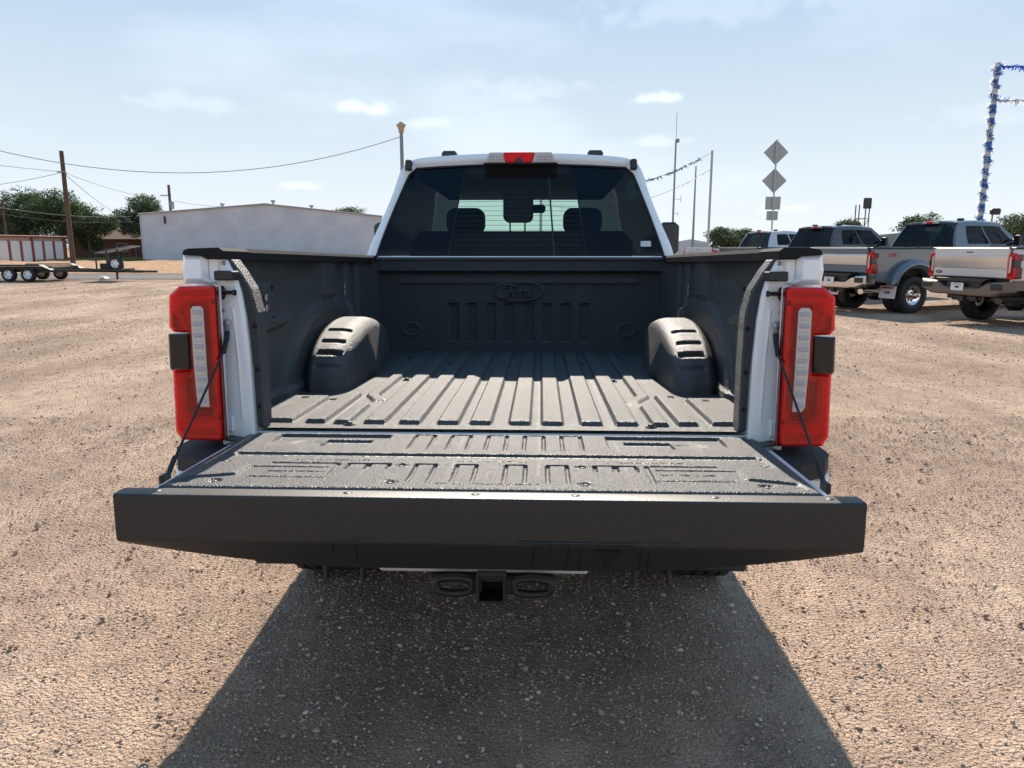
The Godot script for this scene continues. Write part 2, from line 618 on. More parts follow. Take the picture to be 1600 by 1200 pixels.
# tail lamp on side s, its face at depth z; detailed adds the inner steps
func tail_lamp(parent: Node3D, s: float, z: float, detailed := true) -> void:
	var mb := MB.new()
	var lens_in := 0.011 if detailed else 0.0
	mb.prism(v2(LAMP, s), z - 0.05, z - 0.034 if detailed else z - 0.008, Transform3D.IDENTITY, 0.003)
	var lamp := part("tail_lamp", mb, M.lamp_reflector if detailed else M.deep_red_lens, parent)
	mb = MB.new()
	mb.prism(v2(LAMP_BODY, s), z - 0.2, z - 0.045)
	part("lamp_body", mb, M.dark_red_lens, lamp)
	mb = MB.new()
	mb.prism(v2(LAMP, s), z - 0.009, z, Transform3D.IDENTITY, 0.007)
	if detailed:
		part("red_lens", mb, M.red_glass, lamp)
	mb = MB.new()
	mb.prism(v2([[0.952, 1.286], [1.012, 1.284], [1.015, 1.18], [1.010, 1.172], [0.954, 1.174]], s), z - 0.15, z + 0.013, Transform3D.IDENTITY, 0.008)
	part("black_insert", mb, M.gloss_black, lamp)
	# clear light bar, stepped like a ladder
	var strip := [[0.899, 1.360], [0.906, 1.370], [0.930, 1.370], [0.938, 1.360], [0.940, 1.21], [0.936, 1.07], [0.928, 1.056], [0.899, 1.056]]
	mb = MB.new()
	mb.prism(v2(strip, s), z - 0.01, z + 0.007, Transform3D.IDENTITY, 0.003)
	part("light_bar", mb, M.clear_lens, lamp)
	if detailed:
		for k in 9:
			var y := 1.352 - k * 0.0345
			mb = MB.new()
			mb.box(Vector3(s * 0.918, y, z + 0.008), Vector3(0.027, 0.011, 0.006), 0.001)
			part("lens_step", mb, M.lens_step, lamp)
		mb = MB.new()
		for k in 26:
			mb.box(Vector3(s * 0.917, 1.358 - k * 0.0118, z + 0.0075), Vector3(0.026, 0.0012, 0.002))
		part("lens_rib", mb, M.lens_step, lamp).set_meta("kind", "stuff")
	# raised outer lens round the deeper reflector
	for piece in [
		[[0.862, 1.432], [0.974, 1.430], [1.007, 1.402], [1.010, 1.360], [0.985, 1.350], [0.955, 1.380], [0.862, 1.384]],
		[[0.974, 1.345], [1.010, 1.361], [1.013, 1.305], [1.000, 1.290], [0.955, 1.288], [0.948, 1.300], [0.968, 1.312]],
		[[0.862, 1.385], [0.891, 1.385], [0.889, 1.020], [0.866, 1.020]],
		[[0.866, 1.021], [0.950, 1.010], [0.975, 1.030], [1.0155, 1.030], [1.016, 0.975], [1.000, 0.948], [0.866, 0.946]],
		[[0.978, 1.166], [1.012, 1.170], [1.0155, 1.029], [0.980, 1.029]],
	]:
		mb = MB.new()
		mb.prism(v2(piece, s), z - 0.04, z - lens_in, Transform3D.IDENTITY, 0.010)
		part("lamp_bowl", mb, M.lamp_bowl if detailed else M.red_lens, lamp)
	for piece in [
		[[0.880, 1.418], [0.966, 1.416], [0.985, 1.400], [0.880, 1.400]],
		[[0.884, 0.985], [0.996, 0.985], [0.990, 0.962], [0.884, 0.962]],
		[[0.880, 1.37], [0.8845, 1.37], [0.8835, 1.03], [0.879, 1.03]],
		[[0.942, 1.375], [0.948, 1.375], [0.949, 1.06], [0.9445, 1.05]],
	]:
		mb = MB.new()
		mb.prism(v2(piece, s), z - 0.03, z + 0.0014 - lens_in, Transform3D.IDENTITY, 0.001)
		part("light_guide", mb, M.plate_white if detailed else M.bright_red_lens, lamp)
	mb = MB.new()
	mb.prism(v2([[0.905, 1.045], [0.942, 1.045], [0.955, 1.14], [0.975, 1.14], [0.975, 1.04], [0.950, 1.02], [0.905, 1.024]], s), z - 0.045, z - 0.024, Transform3D.IDENTITY, 0.004)
	part("inner_reflector", mb, M.lamp_shade_grey if detailed else M.dark_red_lens, lamp)
	# the wall of the lamp that faces the tailgate
	mb = MB.new()
	var flat := Transform3D(Basis(Vector3(1, 0, 0), Vector3(0, 0, 1), Vector3(0, -1, 0)), Vector3.ZERO)
	mb.prism([Vector2(s * 0.8600, z - 0.010), Vector2(s * 0.8605, z - 0.030), Vector2(s * 0.893, z - 0.088), Vector2(s * 0.91, z - 0.2), Vector2(s * 0.93, z - 0.2), Vector2(s * 0.88, z - 0.014)], -1.429, -0.949, flat)
	part("lamp_side", mb, M.dark_red_lens, lamp)


# wheel of radius r and width w, axle along x, outer face towards s
func wheel(parent: Node3D, at: Vector3, r: float, w: float, s: float, rim_mat: Material, lugs := false) -> void:
	var xf := Transform3D(Basis(Vector3(0, -1, 0), Vector3(1, 0, 0), Vector3(0, 0, 1)), at)
	var mb := MB.new()
	var ri := r * 0.58
	mb.lathe([Vector2(ri, -w * 0.42), Vector2(r * 0.82, -w * 0.5), Vector2(r * 0.95, -w * 0.47), Vector2(r, -w * 0.38), Vector2(r, w * 0.38), Vector2(r * 0.95, w * 0.47), Vector2(r * 0.82, w * 0.5), Vector2(ri, w * 0.42), Vector2(ri * 0.98, 0), Vector2(ri, -w * 0.42)], 40, xf)
	if lugs:
		for k in 44:
			var a := TAU * k / 44
			for row in 5:
				var b := Basis(Vector3.RIGHT, a + (0.07 if row % 2 else 0.0))
				b = b * Basis(Vector3.UP, 0.35 if row in [0, 1] else -0.35)
				mb.box(at + Basis(Vector3.RIGHT, a + (0.07 if row % 2 else 0.0)) * Vector3((row - 2) * w * 0.185, r + 0.002, 0), Vector3(w * 0.145, 0.022, 0.04), 0.003, b)
	var o := part("wheel", mb, M.rubber, parent)
	mb = MB.new()
	var f := s * w * 0.36
	mb.lathe([Vector2(0.0, f * 0.35), Vector2(ri * 0.25, f * 0.35), Vector2(ri * 0.3, f * 0.2), Vector2(ri * 0.62, f * 0.3), Vector2(ri * 0.9, f * 0.7), Vector2(ri * 0.99, f), Vector2(ri * 1.03, f * 1.12)], 30, xf)
	part("rim", mb, rim_mat, o)
	mb = MB.new()
	for k in 8:
		var a := TAU * (k + 0.5) / 8
		mb.lathe([Vector2(0, f * 0.32), Vector2(ri * 0.11, f * 0.32), Vector2(ri * 0.12, f * 0.26)], 10, Transform3D(xf.basis, at + Vector3(0, cos(a), sin(a)) * ri * 0.62 + Vector3(f * 0.06, 0, 0)))
	part("wheel_hole", mb, M.void, o).set_meta("kind", "stuff")
	mb = MB.new()
	mb.lathe([Vector2(0.0, f * 0.75), Vector2(ri * 0.14, f * 0.72), Vector2(ri * 0.19, f * 0.3)], 20, xf)
	part("hub_cap", mb, rim_mat, o)


const SIDE := [[0.950, 1.545], [0.928, 1.62], [0.872, 1.755], [0.832, 1.86], [0.802, 1.95], [0.782, 2.03], [0.762, 2.09], [0.722, 2.143], [0.63, 2.172], [0.40, 2.19], [0.2, 2.198], [0.0, 2.20]]


func cab_curve() -> Array:  # whole outline from left belt over the roof to right belt
	var half := []
	for p in SIDE:
		half.append(Vector2(p[0], p[1]))
	half = catmull(half, 4)
	var out := []
	for p in half:
		out.append(Vector2(-p.x, p.y))
	half.reverse()
	out.append_array(half.slice(1))
	return out


func glass_z(v: float) -> float:
	return -2.285 - 0.27 * pow(v, 1.35)


func glass_point(u: float, v: float) -> Vector3:
	var w := lerpf(0.885, 0.700, pow(v, 1.02))
	if v > 0.9:
		w -= 0.03 * pow((v - 0.9) / 0.1, 2.0)
	return Vector3(u * w, 1.548 + v * (0.556 + 0.026 * (1.0 - u * u)), glass_z(v) - 0.025 * (1.0 - u * u))


# crew cab; dz moves it forward on longer beds
func make_cab(parent: Node3D, dz: float, paint: Material, inside: bool) -> void:
	var off := Vector3(0, 0, dz)
	var curve := cab_curve()
	var n := curve.size() - 1
	var rear_z := func(y: float) -> float: return -2.30 - 0.27 * pow(clampf((y - 1.545) / 0.65, 0.0, 1.0), 1.25)
	var front_z := func(y: float) -> float: return lerpf(-4.78, -4.02, clampf((y - 1.545) / 0.6, 0.0, 1.0))
	var pt := func(u: float, v: float) -> Vector3:
		var p: Vector2 = curve[clampi(roundi(u * n), 0, n)]
		var mid := sin(PI * v)
		return Vector3(p.x * (1.0 + 0.012 * mid), p.y + 0.035 * mid * smoothstep(1.9, 2.2, p.y), lerpf(rear_z.call(p.y), front_z.call(p.y), v)) + off
	var cab := part("cab", sheet(n, 14, pt, true), paint, parent)
	# rear frame between roof outline and glass
	var frame := func(u: float, v: float) -> Vector3:
		var p: Vector2 = curve[clampi(roundi(u * n), 0, n)]
		var a := Vector3(p.x, p.y, rear_z.call(p.y))
		var g: Vector3
		var t := clampf((p.y - 1.548) / 0.6, 0.0, 1.0)
		if p.y < 2.10:
			g = glass_point(signf(p.x), clampf((p.y - 1.548) / 0.556 * 0.98, 0.0, 1.0))
		else:
			g = glass_point(clampf(p.x / 0.70, -1.0, 1.0), 1.0)
		return a.lerp(g, v) + Vector3(0, 0.004 * sin(PI * v) * t, 0.014 * sin(PI * v)) + off
	part("rear_pillar_frame", sheet(n, 5, frame), paint, cab)
	for g in [[-1.0, -0.5, "privacy_glass"], [-0.5, 0.47, "slider_glass"], [0.47, 1.0, "privacy_glass"]]:
		part("rear_window_pane", sheet(24, 24, func(u, v): return glass_point(lerpf(g[0], g[1], u), v) + off + Vector3(0, 0, -0.004)), M[g[2]], cab)
	var mb := MB.new()
	var lo := []
	var hi := []
	for k in 25:
		lo.append(glass_point(-1.0 + k / 12.0, 0.0) + off + Vector3(0, -0.004, 0.002))
		hi.append(glass_point(-1.0 + k / 12.0, 1.0) + off + Vector3(0, 0.0, 0.002))
	mb.tube(hi, 0.007, 6)
	for s in [-1.0, 1.0]:
		var e := []
		for k in 13:
			e.append(glass_point(s, k / 12.0) + off + Vector3(0, 0, 0.001))
		mb.tube(e, 0.007, 6)
	part("window_gasket", mb, M.rubber, cab)
	for u in [-0.5, 0.245, 0.47]:
		var e := []
		mb = MB.new()
		for k in 13:
			e.append(glass_point(u, k / 12.0) + off + Vector3(0, 0, -0.008))
		mb.tube(e, 0.006 if u == 0.245 else 0.004, 5)
		part("slider_rail", mb, M.gloss_black, cab)
	mb = MB.new()
	for k in 12:
		var e := []
		for j in 9:
			e.append(glass_point(lerpf(-0.49, 0.46, j / 8.0), 0.12 + k * 0.052) + off + Vector3(0, 0, -0.012))
		mb.tube(e, 0.0011, 4)
	part("defroster_wire", mb, M.bolt, cab).set_meta("kind", "stuff")
	# belt ledge, back panel and sides below the belt
	mb = MB.new()
	mb.box(Vector3(0, 1.541, -2.265) + off, Vector3(1.84, 0.010, 0.05), 0.003)
	mb.span(Vector3(-0.93, 0.75, -2.40) + off, Vector3(0.93, 1.535, -2.28) + off, 0.01)
	part("cab_back", mb, paint, cab)
	# centre brake lamp
	mb = MB.new()
	var zl := -2.50 + dz
	mb.prism([Vector2(-0.095, 2.132), Vector2(0.072, 2.132), Vector2(0.088, 2.196), Vector2(-0.108, 2.196)], zl - 0.08, zl, Transform3D.IDENTITY, 0.006)
	var brake := part("centre_brake_lamp", mb, M.bright_red_lens, parent)
	for s in [-1.0, 1.0]:
		mb = MB.new()
		mb.prism([Vector2(s * 0.084 - 0.011, 2.132), Vector2(s * 0.226, 2.132), Vector2(s * 0.222, 2.142), Vector2(s * 0.196, 2.196), Vector2(s * 0.10 - 0.01, 2.196)], zl - 0.09, zl - 0.002, Transform3D.IDENTITY, 0.006)
		part("cargo_lamp", mb, M.clear_lens, brake)
		mb = MB.new()
		for k in 5:
			mb.box(Vector3(s * (0.112 + k * 0.02), 2.160, zl - 0.001), Vector3(0.003, 0.04, 0.004))
		for k in 2:
			mb.box(Vector3(s * 0.15, 2.152 + k * 0.018, zl), Vector3(0.095, 0.003, 0.003))
		part("cargo_lamp_grid", mb, M.lens_step, brake).set_meta("kind", "stuff")
	mb = MB.new()
	mb.prism([Vector2(-0.036, 2.130), Vector2(0.014, 2.130), Vector2(0.010, 2.150), Vector2(-0.002, 2.164), Vector2(-0.020, 2.164), Vector2(-0.032, 2.150)], zl - 0.02, zl + 0.006, Transform3D.IDENTITY, 0.003)
	part("camera_eye", mb, M.gloss_black, brake)
	mb = MB.new()
	mb.box(Vector3(0, 2.127, zl - 0.02), Vector3(0.47, 0.007, 0.06), 0.002)
	part("brake_lamp_gasket", mb, M.rubber, brake)
	for s in [-1.0, 1.0]:
		mb = MB.new()
		mb.box(Vector3(s * 0.714, 2.120, -2.525) + off, Vector3(0.042, 0.066, 0.06), 0.008, Basis(Vector3.BACK, s * 0.08))
		part("roof_ditch_cap", mb, M.trim_black, cab)
		mb = MB.new()
		mb.box(Vector3(s * 0.498, 2.235, -2.95) + off, Vector3(0.105, 0.055, 0.16), 0.014)
		part("clearance_lamp", mb, M.gloss_black, cab)
		# side windows
		for w in [[0.18, 0.50, 0.05, 0.15], [0.53, 0.90, 0.05, 0.15]]:
			var f := func(u: float, v: float) -> Vector3:
				var q := lerpf(w[2], 0.245, v) * 1.0
				var z := lerpf(w[0], w[1], u)
				var uu := q if s < 0 else 1.0 - q
				var k0 := clampi(floori(uu * n), 0, n - 1)
				var fr := uu * n - k0
				var a: Vector3 = pt.call(float(k0) / n, z)
				var b: Vector3 = pt.call(float(k0 + 1) / n, z)
				return a.lerp(b, fr) + Vector3(s * 0.006, 0, 0)
			part("side_window", sheet(10, 10, f, s < 0), M.side_glass, cab)
		# mirror
		mb = MB.new()
		mb.box(Vector3(s * 1.215, 1.715, -4.12) + off, Vector3(0.17, 0.27, 0.13), 0.035)
		mb.beam(Vector3(s * 0.93, 1.60, -4.18) + off, Vector3(s * 1.18, 1.64, -4.14) + off, 0.07, 0.06, 0.015)
		mb.beam(Vector3(s * 0.90, 1.72, -4.16) + off, Vector3(s * 1.18, 1.74, -4.14) + off, 0.05, 0.04, 0.012)
		var mir := part("side_mirror", mb, M.trim_black, parent)
		mb = MB.new()
		mb.box(Vector3(s * 1.215, 1.715, -4.052) + off, Vector3(0.14, 0.23, 0.006), 0.002)
		part("mirror_glass", mb, M.gloss_black, mir)
		# doors
		mb = MB.new()
		var zx := Transform3D(Basis(Vector3(0, 0, -1), Vector3(0, 1, 0), Vector3(s, 0, 0)), off)
		mb.prism([Vector2(2.30, 0.66), Vector2(3.42, 0.66), Vector2(3.42, 1.548), Vector2(2.30, 1.548)], 0.88, 0.965, zx, 0.012)
		part("rear_door", mb, paint, parent)
		mb = MB.new()
		mb.prism([Vector2(3.43, 0.66), Vector2(4.62, 0.66), Vector2(4.72, 1.548), Vector2(3.43, 1.548)], 0.88, 0.965, zx, 0.012)
		part("front_door", mb, paint, parent)
		for z in [3.25, 4.45]:
			mb = MB.new()
			mb.box(zx * Vector3(z - 0.2, 1.40, 0.975), Vector3(0.03, 0.035, 0.2), 0.01)
			part("door_handle", mb, paint, parent)
		mb = MB.new()
		mb.span(Vector3(s * 0.80, 0.50, -4.75) + off, Vector3(s * 1.06, 0.56, -2.5) + off, 0.02)
		part("running_board", mb, M.trim_black, parent)
		# front fender with its wheel opening
		mb = MB.new()
		var poly := [Vector2(4.73, 0.62), Vector2(4.73, 1.52), Vector2(6.1, 1.38), Vector2(6.22, 1.30), Vector2(6.22, 0.75), Vector2(5.82, 0.75)]
		for k in 13:
			var a := PI * k / 12.0
			poly.append(Vector2(5.30 + cos(a) * 0.5, 0.62 + sin(a) * 0.42))
		mb.prism(poly, 0.80, 1.0, zx, 0.02)
		part("front_fender", mb, paint, parent)
	# hood, grille and windshield
	mb = MB.new()
	mb.prism([Vector2(4.70, 1.0), Vector2(6.18, 1.0), Vector2(6.2, 1.36), Vector2(5.9, 1.44), Vector2(4.70, 1.555)], -0.82, 0.82, Transform3D(Basis(Vector3(0, 0, -1), Vector3(0, 1, 0), Vector3(1, 0, 0)), off), 0.02)
	part("hood", mb, paint, parent)
	mb = MB.new()
	mb.span(Vector3(-0.86, 0.75, -6.27) + off, Vector3(0.86, 1.32, -6.17) + off, 0.03)
	part("grille", mb, M.trim_black, parent)
	part("windshield", windshield(off), M.windshield_glass, cab)
	mb = MB.new()
	mb.span(Vector3(-0.91, 0.68, -4.7) + off, Vector3(0.91, 0.78, -2.42) + off)
	part("cab_floor", mb, M.interior, cab)
	if not inside:
		mb = MB.new()
		for s in [-1.0, 1.0]:
			mb = MB.new()
			mb.box(Vector3(s * 0.42, 1.5, -3.65) + off, Vector3(0.5, 0.7, 0.2), 0.06)
			mb.box(Vector3(s * 0.42, 1.92, -3.62) + off, Vector3(0.28, 0.2, 0.12), 0.05)
			part("seat", mb, M.interior, parent)
		return
	mb = MB.new()
	mb.span(Vector3(-0.66, 2.03, -4.05) + off, Vector3(0.66, 2.10, -2.60) + off, 0.02)
	mb.span(Vector3(-0.64, 2.06, -2.75) + off, Vector3(0.64, 2.14, -2.585) + off, 0.01)
	part("headliner", mb, M.interior, cab)
	mb = MB.new()
	mb.span(Vector3(-0.86, 1.15, -4.75) + off, Vector3(0.86, 1.60, -4.2) + off, 0.08)
	part("dashboard", mb, M.interior, cab)
	for s in [-1.0, 1.0]:
		mb = MB.new()
		mb.box(Vector3(s * 0.44, 1.32, -3.62) + off, Vector3(0.5, 0.86, 0.18), 0.08, Basis(Vector3.RIGHT, -0.12))
		mb.box(Vector3(s * 0.44, 0.98, -3.88) + off, Vector3(0.52, 0.2, 0.5), 0.06)
		var seat := part("front_seat", mb, M.interior, parent)
		mb = MB.new()
		mb.prism(round_rect(Vector2(s * 0.455, 1.83), 0.30, 0.20, 0.07), -0.05, 0.05, Transform3D(Basis.IDENTITY, Vector3(0, 0, -3.56) + off), 0.03)
		part("headrest", mb, M.interior, seat)
	mb = MB.new()
	mb.box(Vector3(0, 1.33, -2.72) + off, Vector3(1.5, 0.78, 0.16), 0.07, Basis(Vector3.RIGHT, -0.1))
	mb.box(Vector3(0, 1.0, -2.95) + off, Vector3(1.5, 0.2, 0.5), 0.06)
	var bench := part("rear_bench", mb, M.interior, parent)
	mb = MB.new()
	mb.prism(round_rect(Vector2(-0.02, 1.87), 0.20, 0.19, 0.04), -0.05, 0.05, Transform3D(Basis.IDENTITY, Vector3(0, 0, -2.74) + off), 0.02)
	part("headrest", mb, M.interior, bench)
	for x in [-0.075, 0.025]:
		mb = MB.new()
		mb.tube([Vector3(x, 1.68, -2.74) + off, Vector3(x, 1.80, -2.74) + off], 0.006, 6)
		part("headrest_post", mb, M.interior, bench)
	mb = MB.new()
	mb.box(Vector3(0.06, 1.955, -4.0) + off, Vector3(0.22, 0.07, 0.04), 0.02)
	part("inside_mirror", mb, M.interior, cab)
	for s in [-1.0, 1.0]:  # inner lining of the pillars and doors
		mb = MB.new()
		mb.span(Vector3(s * 0.86, 0.75, -4.6) + off, Vector3(s * 0.90, 1.55, -2.4) + off)
		part("door_lining", mb, M.interior, cab)


func windshield(off: Vector3) -> ArrayMesh:
	var mb := MB.new()
	mb.soft(true)
	var g := func(u: float, v: float, t: float) -> Vector3:
		var x := lerpf(-1.0, 1.0, u)
		return Vector3(x * lerpf(0.93, 0.72, v), lerpf(1.56, 2.15, v) + 0.03 * v * (1.0 - x * x), lerpf(-4.79, -4.04, v) - 0.06 * (1.0 - x * x) + t) + off
	for i in 12:
		for j in 8:
			var u0 := i / 12.0
			var u1 := (i + 1) / 12.0
			var v0 := j / 8.0
			var v1 := (j + 1) / 8.0
			mb.quad(g.call(u0, v0, 0.006), g.call(u1, v0, 0.006), g.call(u1, v1, 0.006), g.call(u0, v1, 0.006))
			mb.quad(g.call(u1, v0, 0.0), g.call(u0, v0, 0.0), g.call(u0, v1, 0.0), g.call(u1, v1, 0.0))
	mb.soft(false)
	for i in 12:
		var u0 := i / 12.0
		var u1 := (i + 1) / 12.0
		mb.quad(g.call(u0, 0, 0), g.call(u1, 0, 0), g.call(u1, 0, 0.006), g.call(u0, 0, 0.006))
		mb.quad(g.call(u0, 1, 0.006), g.call(u1, 1, 0.006), g.call(u1, 1, 0), g.call(u0, 1, 0))
	for j in 8:
		var v0 := j / 8.0
		var v1 := (j + 1) / 8.0
		mb.quad(g.call(0, v0, 0), g.call(0, v0, 0.006), g.call(0, v1, 0.006), g.call(0, v1, 0))
		mb.quad(g.call(1, v0, 0.006), g.call(1, v0, 0), g.call(1, v1, 0), g.call(1, v1, 0.006))
	return mb.mesh()


# ---------------------------------------------------------------- the white truck in front of the camera
func speck(a: float, b: float) -> float:  # the pebbled skin of the sprayed lining
	return 0.0006 * (fposmod(sin(roundf(a * 4000.0) * 12.9898 + roundf(b * 4000.0) * 78.233) * 43758.5453, 1.0) - 0.5)


func floor_height(x: float, z: float) -> float:
	var ax := absf(x)
	var h := 0.0
	for c in [0.066, 0.176, 0.306, 0.425]:
		h = maxf(h, box_step(ax, c - 0.031, c + 0.031, 0.010) * box_step(z, -2.12, -0.096, 0.016))
	h = maxf(h, pad(ax, z, 0.525, 0.565, -2.12, -0.60, 0.011))
	h = maxf(h, pad(ax + (z + 0.60) * 0.45, z, 0.525, 0.565, -0.60, -0.47, 0.011))
	h = maxf(h, pad(ax, z, 0.515, 0.555, -0.40, -0.088, 0.011))
	h = maxf(h, pad(ax, z, 0.60, 0.655, -0.62, -0.10, 0.011))
	h = maxf(h, pad(ax, z, 0.715, 0.865, -0.55, -0.11, 0.014))
	var y := 0.965 + 0.0145 * h
	return y + speck(x, z)


func arch_groove(ax: float, z: float, c: float, hw: float, z0: float, z1: float) -> float:  # pressed line round a pad, open towards z1
	var outer := pad(ax, z, c - hw, c + hw, z0, z1, 0.003)
	var inner := pad(ax, z, c - hw + 0.0095, c + hw - 0.0095, z0 + 0.0105, z1 + 0.05, 0.003)
	return outer * (1.0 - inner) * (1.0 - 0.6 * smoothstep(lerpf(z0, z1, 0.6), z1, z))


func gate_height(x: float, z: float) -> float:
	var ax := absf(x)
	var h := 0.0
	# upper field: five open-ended pads, a corner frame either side
	for c in [0.0, 0.116, 0.232]:
		h = maxf(h, arch_groove(ax, z, c, 0.033, 0.012, 0.21))
	var y := 0.953 - 0.0085 * h
	y -= 0.010 * (pad(ax, z, 0.345, 0.70, 0.020, 0.20, 0.005) * (1.0 - smoothstep(0.06, 0.2, z)))
	y -= 0.009 * pad(ax, z, 0.40, 0.54, 0.055, 0.17, 0.005) * (1.0 - smoothstep(0.12, 0.18, z))
	var dc := Vector2((ax - 0.60) / 0.05, (z - 0.10) / 0.045).length()
	y -= 0.006 * (1.0 - smoothstep(0.6, 1.1, dc))
	# long fold across the gate
	y -= 0.011 * box_step(z, 0.256, 0.266, 0.005) * box_step(ax, 0.0, 0.74, 0.02)
	# lower field stands between zigzag edges
	var edge := 0.775 - 0.10 * box_step(z, 0.38, 0.46, 0.05) + 0.03 * smoothstep(0.46, 0.55, z)
	var low := box_step(z, 0.275, 0.555, 0.010) * (1.0 - smoothstep(edge - 0.014, edge, ax))
	y -= 0.007 * low
	h = 0.0
	for c in [0.068, 0.182, 0.262 + 0.05, 0.372]:
		h = maxf(h, arch_groove(ax, z, c, 0.030, 0.340, 0.512 if c < 0.3 else 0.40))
	h = maxf(h, pad(ax, z, 0.43, 0.62, 0.338, 0.345, 0.004) * 0.8)
	h = maxf(h, pad(ax, z, 0.45, 0.66, 0.378, 0.384, 0.004) * 0.6)
	h = maxf(h, pad(ax, z, 0.45, 0.60, 0.424, 0.430, 0.004) * 0.55)
	h = maxf(h, pad(ax, z, 0.44, 0.64, 0.476, 0.482, 0.004) * 0.6)
	h = maxf(h, pad(ax, z, 0.424, 0.431, 0.338, 0.50, 0.004) * 0.7)
	y -= 0.0085 * h
	y -= 0.004 * (pad(ax, z, 0.0, 0.10, 0.306, 0.309, 0.005) + pad(ax, z, 0.0, 0.13, 0.522, 0.524, 0.005) + pad(ax, z, 0.35, 0.56, 0.305, 0.309, 0.006))
	for s in [[0.252, 0.352], [0.252, 0.512], [0.752, 0.345], [0.708, 0.515]]:
		var d := Vector2((ax - s[0]) / 0.026, (z - s[1]) / 0.021).length()
		y -= 0.007 * (1.0 - smoothstep(0.55, 1.0, d))
	y -= 0.012 * smoothstep(0.586, 0.598, z)
	return y + 0.8 * speck(x, z)


func wall_depth(x: float, y: float) -> float:  # how far the front wall stands out towards the tail
	var ax := absf(x)
	var d := 0.0
	d += 0.03 * box_step(y, 1.455, 1.60, 0.006)
	d -= 0.012 * box_step(y, 1.425, 1.448, 0.006)
	d += 0.010 * pad(ax, y, 0.0, 0.72, 1.385, 1.40, 0.012)
	for c in [0.06, 0.172, 0.29, 0.402]:
		d -= 0.013 * pad(ax, y, c - 0.025, c + 0.025, 1.03, 1.255, 0.008)
	var e := Vector2(ax / 0.156, (y - 1.336) / 0.066).length()
	d += 0.008 * (1.0 - smoothstep(0.97, 1.03, e))
	e = Vector2((ax - 0.66) / 0.06, (y - 1.10) / 0.04).length()
	d += 0.006 * box_step(e, 0.85, 1.0, 0.12)
	return d


func side_depth(z: float, y: float) -> float:  # how far the inner side wall stands in towards the middle
	var d := 0.0
	var p := Vector2((z + 1.22) / 0.66, (y - 0.95) / 0.37)
	var e := p.length()
	d += 0.014 * box_step(e, 0.0, 1.0, 0.12)
	d += 0.008 * box_step(e, 0.90, 1.0, 0.06)
	d += 0.020 * smoothstep(1.0, 0.8, (y - 0.95) / 0.06)
	d += 0.012 * pad(z, y, -0.475, -0.325, 1.285, 1.42, 0.008)
	d += 0.022 * pad(z, y + (z + 0.3) * 0.06, -0.62, -0.10, 1.25, 1.272, 0.014)
	d += 0.03 * pad(z, y, -1.30, -1.12, 1.36, 1.56, 0.03)
	d += 0.02 * pad(z, y, -1.62, -1.58, 1.20, 1.52, 0.03)
	d += 0.02 * pad(z, y, -2.02, -1.80, 1.20, 1.54, 0.03)
	d -= 0.008 * pad(z, y, -1.0, -0.7, 1.44, 1.50, 0.05)
	d += 0.05 * smoothstep(-2.06, -2.2, z)
	return d


func wheelhouse_point(s: float, u: float, v: float) -> Vector3:
	var a := PI * clampf(u, 0.0, 1.0)
	var x := -0.90
	var shrink := 0.0
	if v < 0.50:
		x = lerpf(-0.875, -0.765, v / 0.50)
		shrink = 0.07 * pow(1.0 - clampf(v / 0.22, 0.0, 1.0), 2.0)
	elif v < 0.80:
		var t := (v - 0.50) / 0.30 * PI * 0.5
		x = -0.765 + 0.095 * sin(t)
		shrink = 0.095 * (1.0 - cos(t))
	else:
		var t := (v - 0.80) / 0.20
		x = -0.670 + 0.02 * t
		shrink = lerpf(0.095, 0.50, t)
	x -= 0.025 * pow(absf(cos(a)), 3.0) * smoothstep(0.3, 0.7, v)
	var ca := cos(a)
	var sa := sin(a)
	var rz := 0.54 - shrink
	var ry := maxf(0.0, 0.285 - shrink * 0.6)
	var z := -1.23 + signf(ca) * pow(absf(ca), 0.97) * rz
	var y := 0.958 + pow(sa, 0.95) * ry
	# three pressed slots and a lower step on the rear face
	var cut := 0.0
	for k in [[0.190, 0.0060], [0.255, 0.0042], [0.335, 0.003], [0.125, 0.004]]:
		cut = maxf(cut, pad(x, u, -0.818, -0.722, k[0] - k[1], k[0] + k[1], 0.004 if absf(u - k[0]) < k[1] * 1.5 else 0.007) * (1.0 if k[0] > 0.13 else 0.35))
	y -= 0.024 * cut * sa - speck(u * 2.0, v * 2.0) * 1.4
	z -= 0.024 * cut * ca
	return Vector3(x * -s, y, z)


